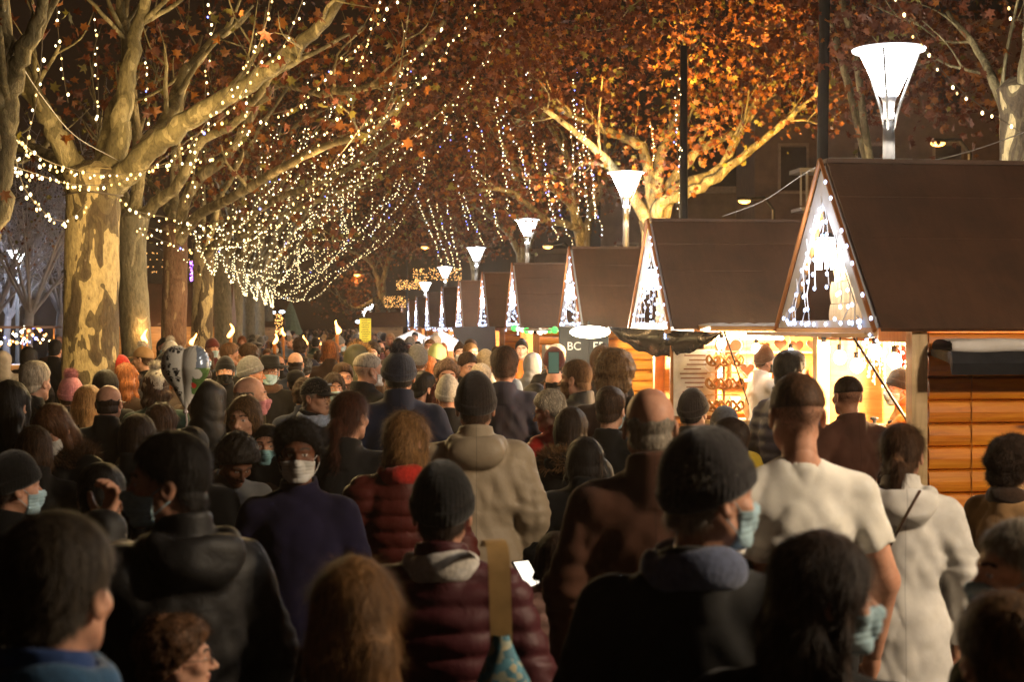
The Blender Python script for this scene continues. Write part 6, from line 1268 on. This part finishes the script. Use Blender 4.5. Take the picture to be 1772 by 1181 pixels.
def bagm(nt, b_):
    v = coords(nt); vo = N(nt, 'ShaderNodeTexVoronoi'); vo.inputs['Scale'].default_value = 55; nt.links.new(v, vo.inputs['Vector']); c = ramp(nt, vo.outputs['Color'], [(0, (.05, .16, .22)), (.35, (.32, .34, .26)), (.6, (.08, .25, .34)), (.8, (.45, .40, .25))], 'CONSTANT'); nt.links.new(c, b_.inputs['Base Color']); b_.inputs['Roughness'].default_value = .7
def bagf(P): d = seg(P, (.01, -.09, zt - .20), (.01, -.10, zt - .56), .012, .155); return smax(d + .006 * wob(P, 22, 3), np.abs(P[..., 1] + .09) - .05, .02)
V, Q = surf(bagf, (-.17, -.17, zt - .74), (.18, .0, zt - .22), .010); b = MB(); b.add(V, Q); b.obj('bag_body', mat('patterned_cloth', bagm), t, True)
# bag strap across the pale coat
q = at(1560, HZ, 5.5); t = thing('bag_strap', 'thin brown strap slanting across the back of the pale grey coat', 'strap', (q[0], q[1], 0)); P = A3([(1592, 850, 5.47), (1575, 880, 5.45), (1558, 910, 5.44), (1540, 945, 5.47), (1528, 965, 5.51)]); b = MB(); b.tube(np.array(P) - [q[0], q[1], 0], .012, 6, flat=.35); b.obj('strap', simple('brown_leather', (.08, .035, .02), .5), t, True)
# phones
def phone(x, y, d_, lb, rz=0, sc=(.42, .50, .46)):
    q = at(x, y, d_); t = thing('phone', lb, 'phone', q, rz); b = MB(); b.box((0, 0, 0), (.078, .009, .155)); b.obj('case', M_DARK, t); b = MB(); b.box((0, -.006, 0), (.070, .002, .142)); b.obj('screen', emit('screen_glow' + str(int(x)), sc, 1.2), t); return t
phone(958, 628, 10.35, 'raised phone showing a greenish picture held by the grey hood', 0, (.012, .04, .03)); phone(913, 997, 6.0, 'lit white phone screen low beside the beige parka', R(20), (.8, .75, .65)).rotation_euler = (R(-50), 0, R(25))
# mask hanging, bow tie, badge and yellow stripe are parts of their wearers
def part_on(root, name, mb, m, loc, color=None): o = mb.obj(name, m, root, True, loc); return o
b = MB(); b.box((0, 0, 0), (.012, .004, .16)); part_on(bt_, 'lanyard', b, simple('lanyard_blue', (.25, .3, .8), .6), (.03, .165, 1.30)); b = MB(); b.prism([(-.04, .018), (0, .006), (.04, .018), (.04, -.018), (0, -.006), (-.04, -.018)], 0, .012, 0, (0, 2, 1)); part_on(bt_, 'bow_tie', b, M_DARK, (0, .125, 1.44))
b = MB(); b.box((0, 0, 0), (.045, .003, .014)); o = part_on(bt_, 'cap_badge', b, M_BARGE, (-.02, .105, 1.722))
# ------------------------------------------------------------------ the crowd further off
rc = random.Random(21)
HT = [('brown haired', 'short', 'brown', None, None), ('black haired', 'short', 'black', None, None), ('grey haired', 'short', 'grey', None, None), ('bald', 'bald', 'dark brown', None, None), ('long haired blond', 'long', 'blond', None, None), ('long haired brunette', 'long', 'brown', None, None), ('ginger haired', 'bob', 'ginger', None, None), ('curly haired', 'curly', 'dark brown', None, None),
      ('black-hatted', 'crop', 'black', 'beanie', 'black'), ('grey-hatted', 'crop', 'brown', 'beanie', 'grey'), ('cream-hatted', 'crop', 'brown', 'pompom', 'cream'), ('red-hatted', 'crop', 'brown', 'beanie', 'dark red'), ('dark-hooded', None, None, 'UP', None), ('black-capped', 'crop', 'black', 'cap', 'black'), ('bobble-hatted', 'crop', 'black', 'pompom', 'charcoal'), ('beret-wearing', 'bob', 'black', 'beret', 'black'), ('ponytailed', 'pony', 'chestnut', None, None), ('white haired', 'short', 'white', None, None), ('fair cropped', 'crop', 'light brown', None, None), ('bun-haired', 'bun', 'dark brown', None, None)]
CO = ['black', 'charcoal', 'navy', 'dark brown', 'brown', 'grey', 'olive', 'burgundy', 'beige', 'dark green', 'tan', 'steel blue']
used = set(); heads = [(x, d_) for x, _, d_, hw, _, _ in PEOPLE]
def where(x, d_):
    z = 'far off' if d_ > 32 else ('midway' if d_ > 18 else 'in the crowd')
    m = [(60, 'near the cold lamp'), (150, 'left of the big trunk'), (300, 'behind the balloon'), (380, 'by the mottled trunk'), (450, 'under the lowest lights'), (520, 'by the straight torch'), (580, 'by the highest torch'), (630, 'left of the yellow notice'), (690, 'right of the yellow notice'), (750, 'before the far stalls'), (820, 'before the sixth stall'), (900, 'before the fifth stall'), (2000, 'before the fourth stall')]
    return next(b_ for a_, b_ in m if x < a_) + ' ' + z
cnt_ = 0
def crowd(x, d_, H):
    global cnt_
    for (hx, hd) in heads:
        if abs(hd - d_) < .55 and abs(hx - x) / F * d_ < .46: return
    rot = rc.choice([0, 0, 5, -10, 20, -25, 60, -70, 80, 170, 180, 190, 150, 200]); hcoat = rc.choice(CO)
    for _ in range(60):
        k = rc.randrange(len(HT)); key = (k, hcoat, where(x, d_), rot > 90)
        if key not in used: break
        hcoat = rc.choice(CO)
    used.add(key); nm_, hair, hc_, hat, hatc = HT[k]; face = 'facing forward' if 90 < rot < 270 else ('seen from behind' if abs(rot) < 40 else 'turned sideways')
    lb = '%s person, %s coat, %s, %s' % (nm_, hcoat, face, where(x, d_))
    heads.append((x, d_)); top = HZ + (CAMZ - H) / d_ * F
    coat = 'parka+up' if hat == 'UP' else rc.choice(['coat', 'coat', 'jacket', 'puffer', 'parka+hood'])
    if hat == 'UP': hat = None; hair = None
    person(x, top, 20, rot, lb, hair=hair, hc=hc_ or 'black', hat=hat, hatc=hatc or 'black', coat=coat, cc=hcoat, skin=rc.choice(['fair', 'light', 'light', 'tan']), mask=rc.choice([None, 'light blue', 'white', 'light blue', None]) if d_ < 30 else None, d=d_, group='people in the crowd', lod=d_ > 18, seed=rc.randrange(3), fem=rc.random() < .5 or hair in ('long', 'bob')); cnt_ += 1
for d_ in (11.5, 12.6, 13.7, 15, 16.4, 18, 19.6, 21.4, 23.4, 25.6, 28, 31, 34, 38, 42, 47, 53, 60):
    n = 9 if d_ < 30 else 10; xa, xb = (-2.1, 2.4) if d_ < 16 else ((-2.6, 2.3) if d_ < 30 else (-3.0, 2.4))
    for k in range(n):
        X = xa + (xb - xa) * (k + .5 + rc.uniform(-.32, .32)) / n; x = 584 + F * X / d_
        crowd(x, d_ + rc.uniform(-.4, .4), rc.choice([1.62, 1.68, 1.72, 1.75, 1.8, 1.66, 1.58, 1.78]))
for (X, d_) in ((-4.6, 19), (-5.3, 21), (-6.0, 22), (-4.2, 24), (-5.2, 27), (-6.8, 26), (-3.9, 22), (-4.0, 29), (-7.5, 31), (-6.2, 33), (-8.4, 36), (-7.2, 38)): crowd(584 + F * X / d_, d_, rc.choice([1.65, 1.7, 1.76]))
print('crowd', cnt_, 'people', len(PEOPLE), 'dup labels', len(PEOPLE) - len({q[5] for q in PEOPLE}))
# beyond: one mass nobody could count
def mass():
    b = MB(); rm = np.random.default_rng(9)
    for k in range(330):
        X = rm.uniform(-3.4, 2.6); Y = rm.uniform(64, 110); h = rm.uniform(1.55, 1.82); w_ = rm.uniform(.2, .26); c = rm.integers(0, 4)
        b.lathe([(w_ * .8, 0), (w_ * .9, .9), (w_, 1.25), (w_ * .75, h - .33), (.06, h - .27), (.055, h - .22)], (X, Y, 0), 8, c, .6); b.ball((X, Y, h - .11), .1, rm.choice([4, 5, 6, 5]), 8, 6, (.85, 1, 1.15))
    b.obj('distant_crowd', [simple('crowd_a', (.02, .02, .022), .9), simple('crowd_b', (.05, .035, .025), .9), simple('crowd_c', (.02, .025, .05), .9), simple('crowd_d', (.10, .09, .07), .9), simple('crowd_skin', (.45, .26, .18), .7), simple('crowd_hair', (.03, .02, .014), .8), simple('crowd_fair', (.2, .13, .07), .8)], None, True, label='dense far crowd filling the walk beyond the last torches', cat='crowd', kind='stuff')
mass()
# ------------------------------------------------------------------ night haze
def haze():
    m = bpy.data.materials.new('haze_air'); m.use_nodes = True; nt = m.node_tree; nt.nodes.remove(nt.nodes['Principled BSDF']); v = nt.nodes.new('ShaderNodeVolumePrincipled')
    v.inputs['Color'].default_value = (.98, .82, .66, 1); v.inputs['Density'].default_value = .0007; v.inputs['Anisotropy'].default_value = .84; nt.links.new(v.outputs[0], nt.nodes['Material Output'].inputs['Volume'])
    b = MB(); b.box((0, 50, 9), (110, 150, 20)); b.obj('haze', m, kind='stuff')
haze()
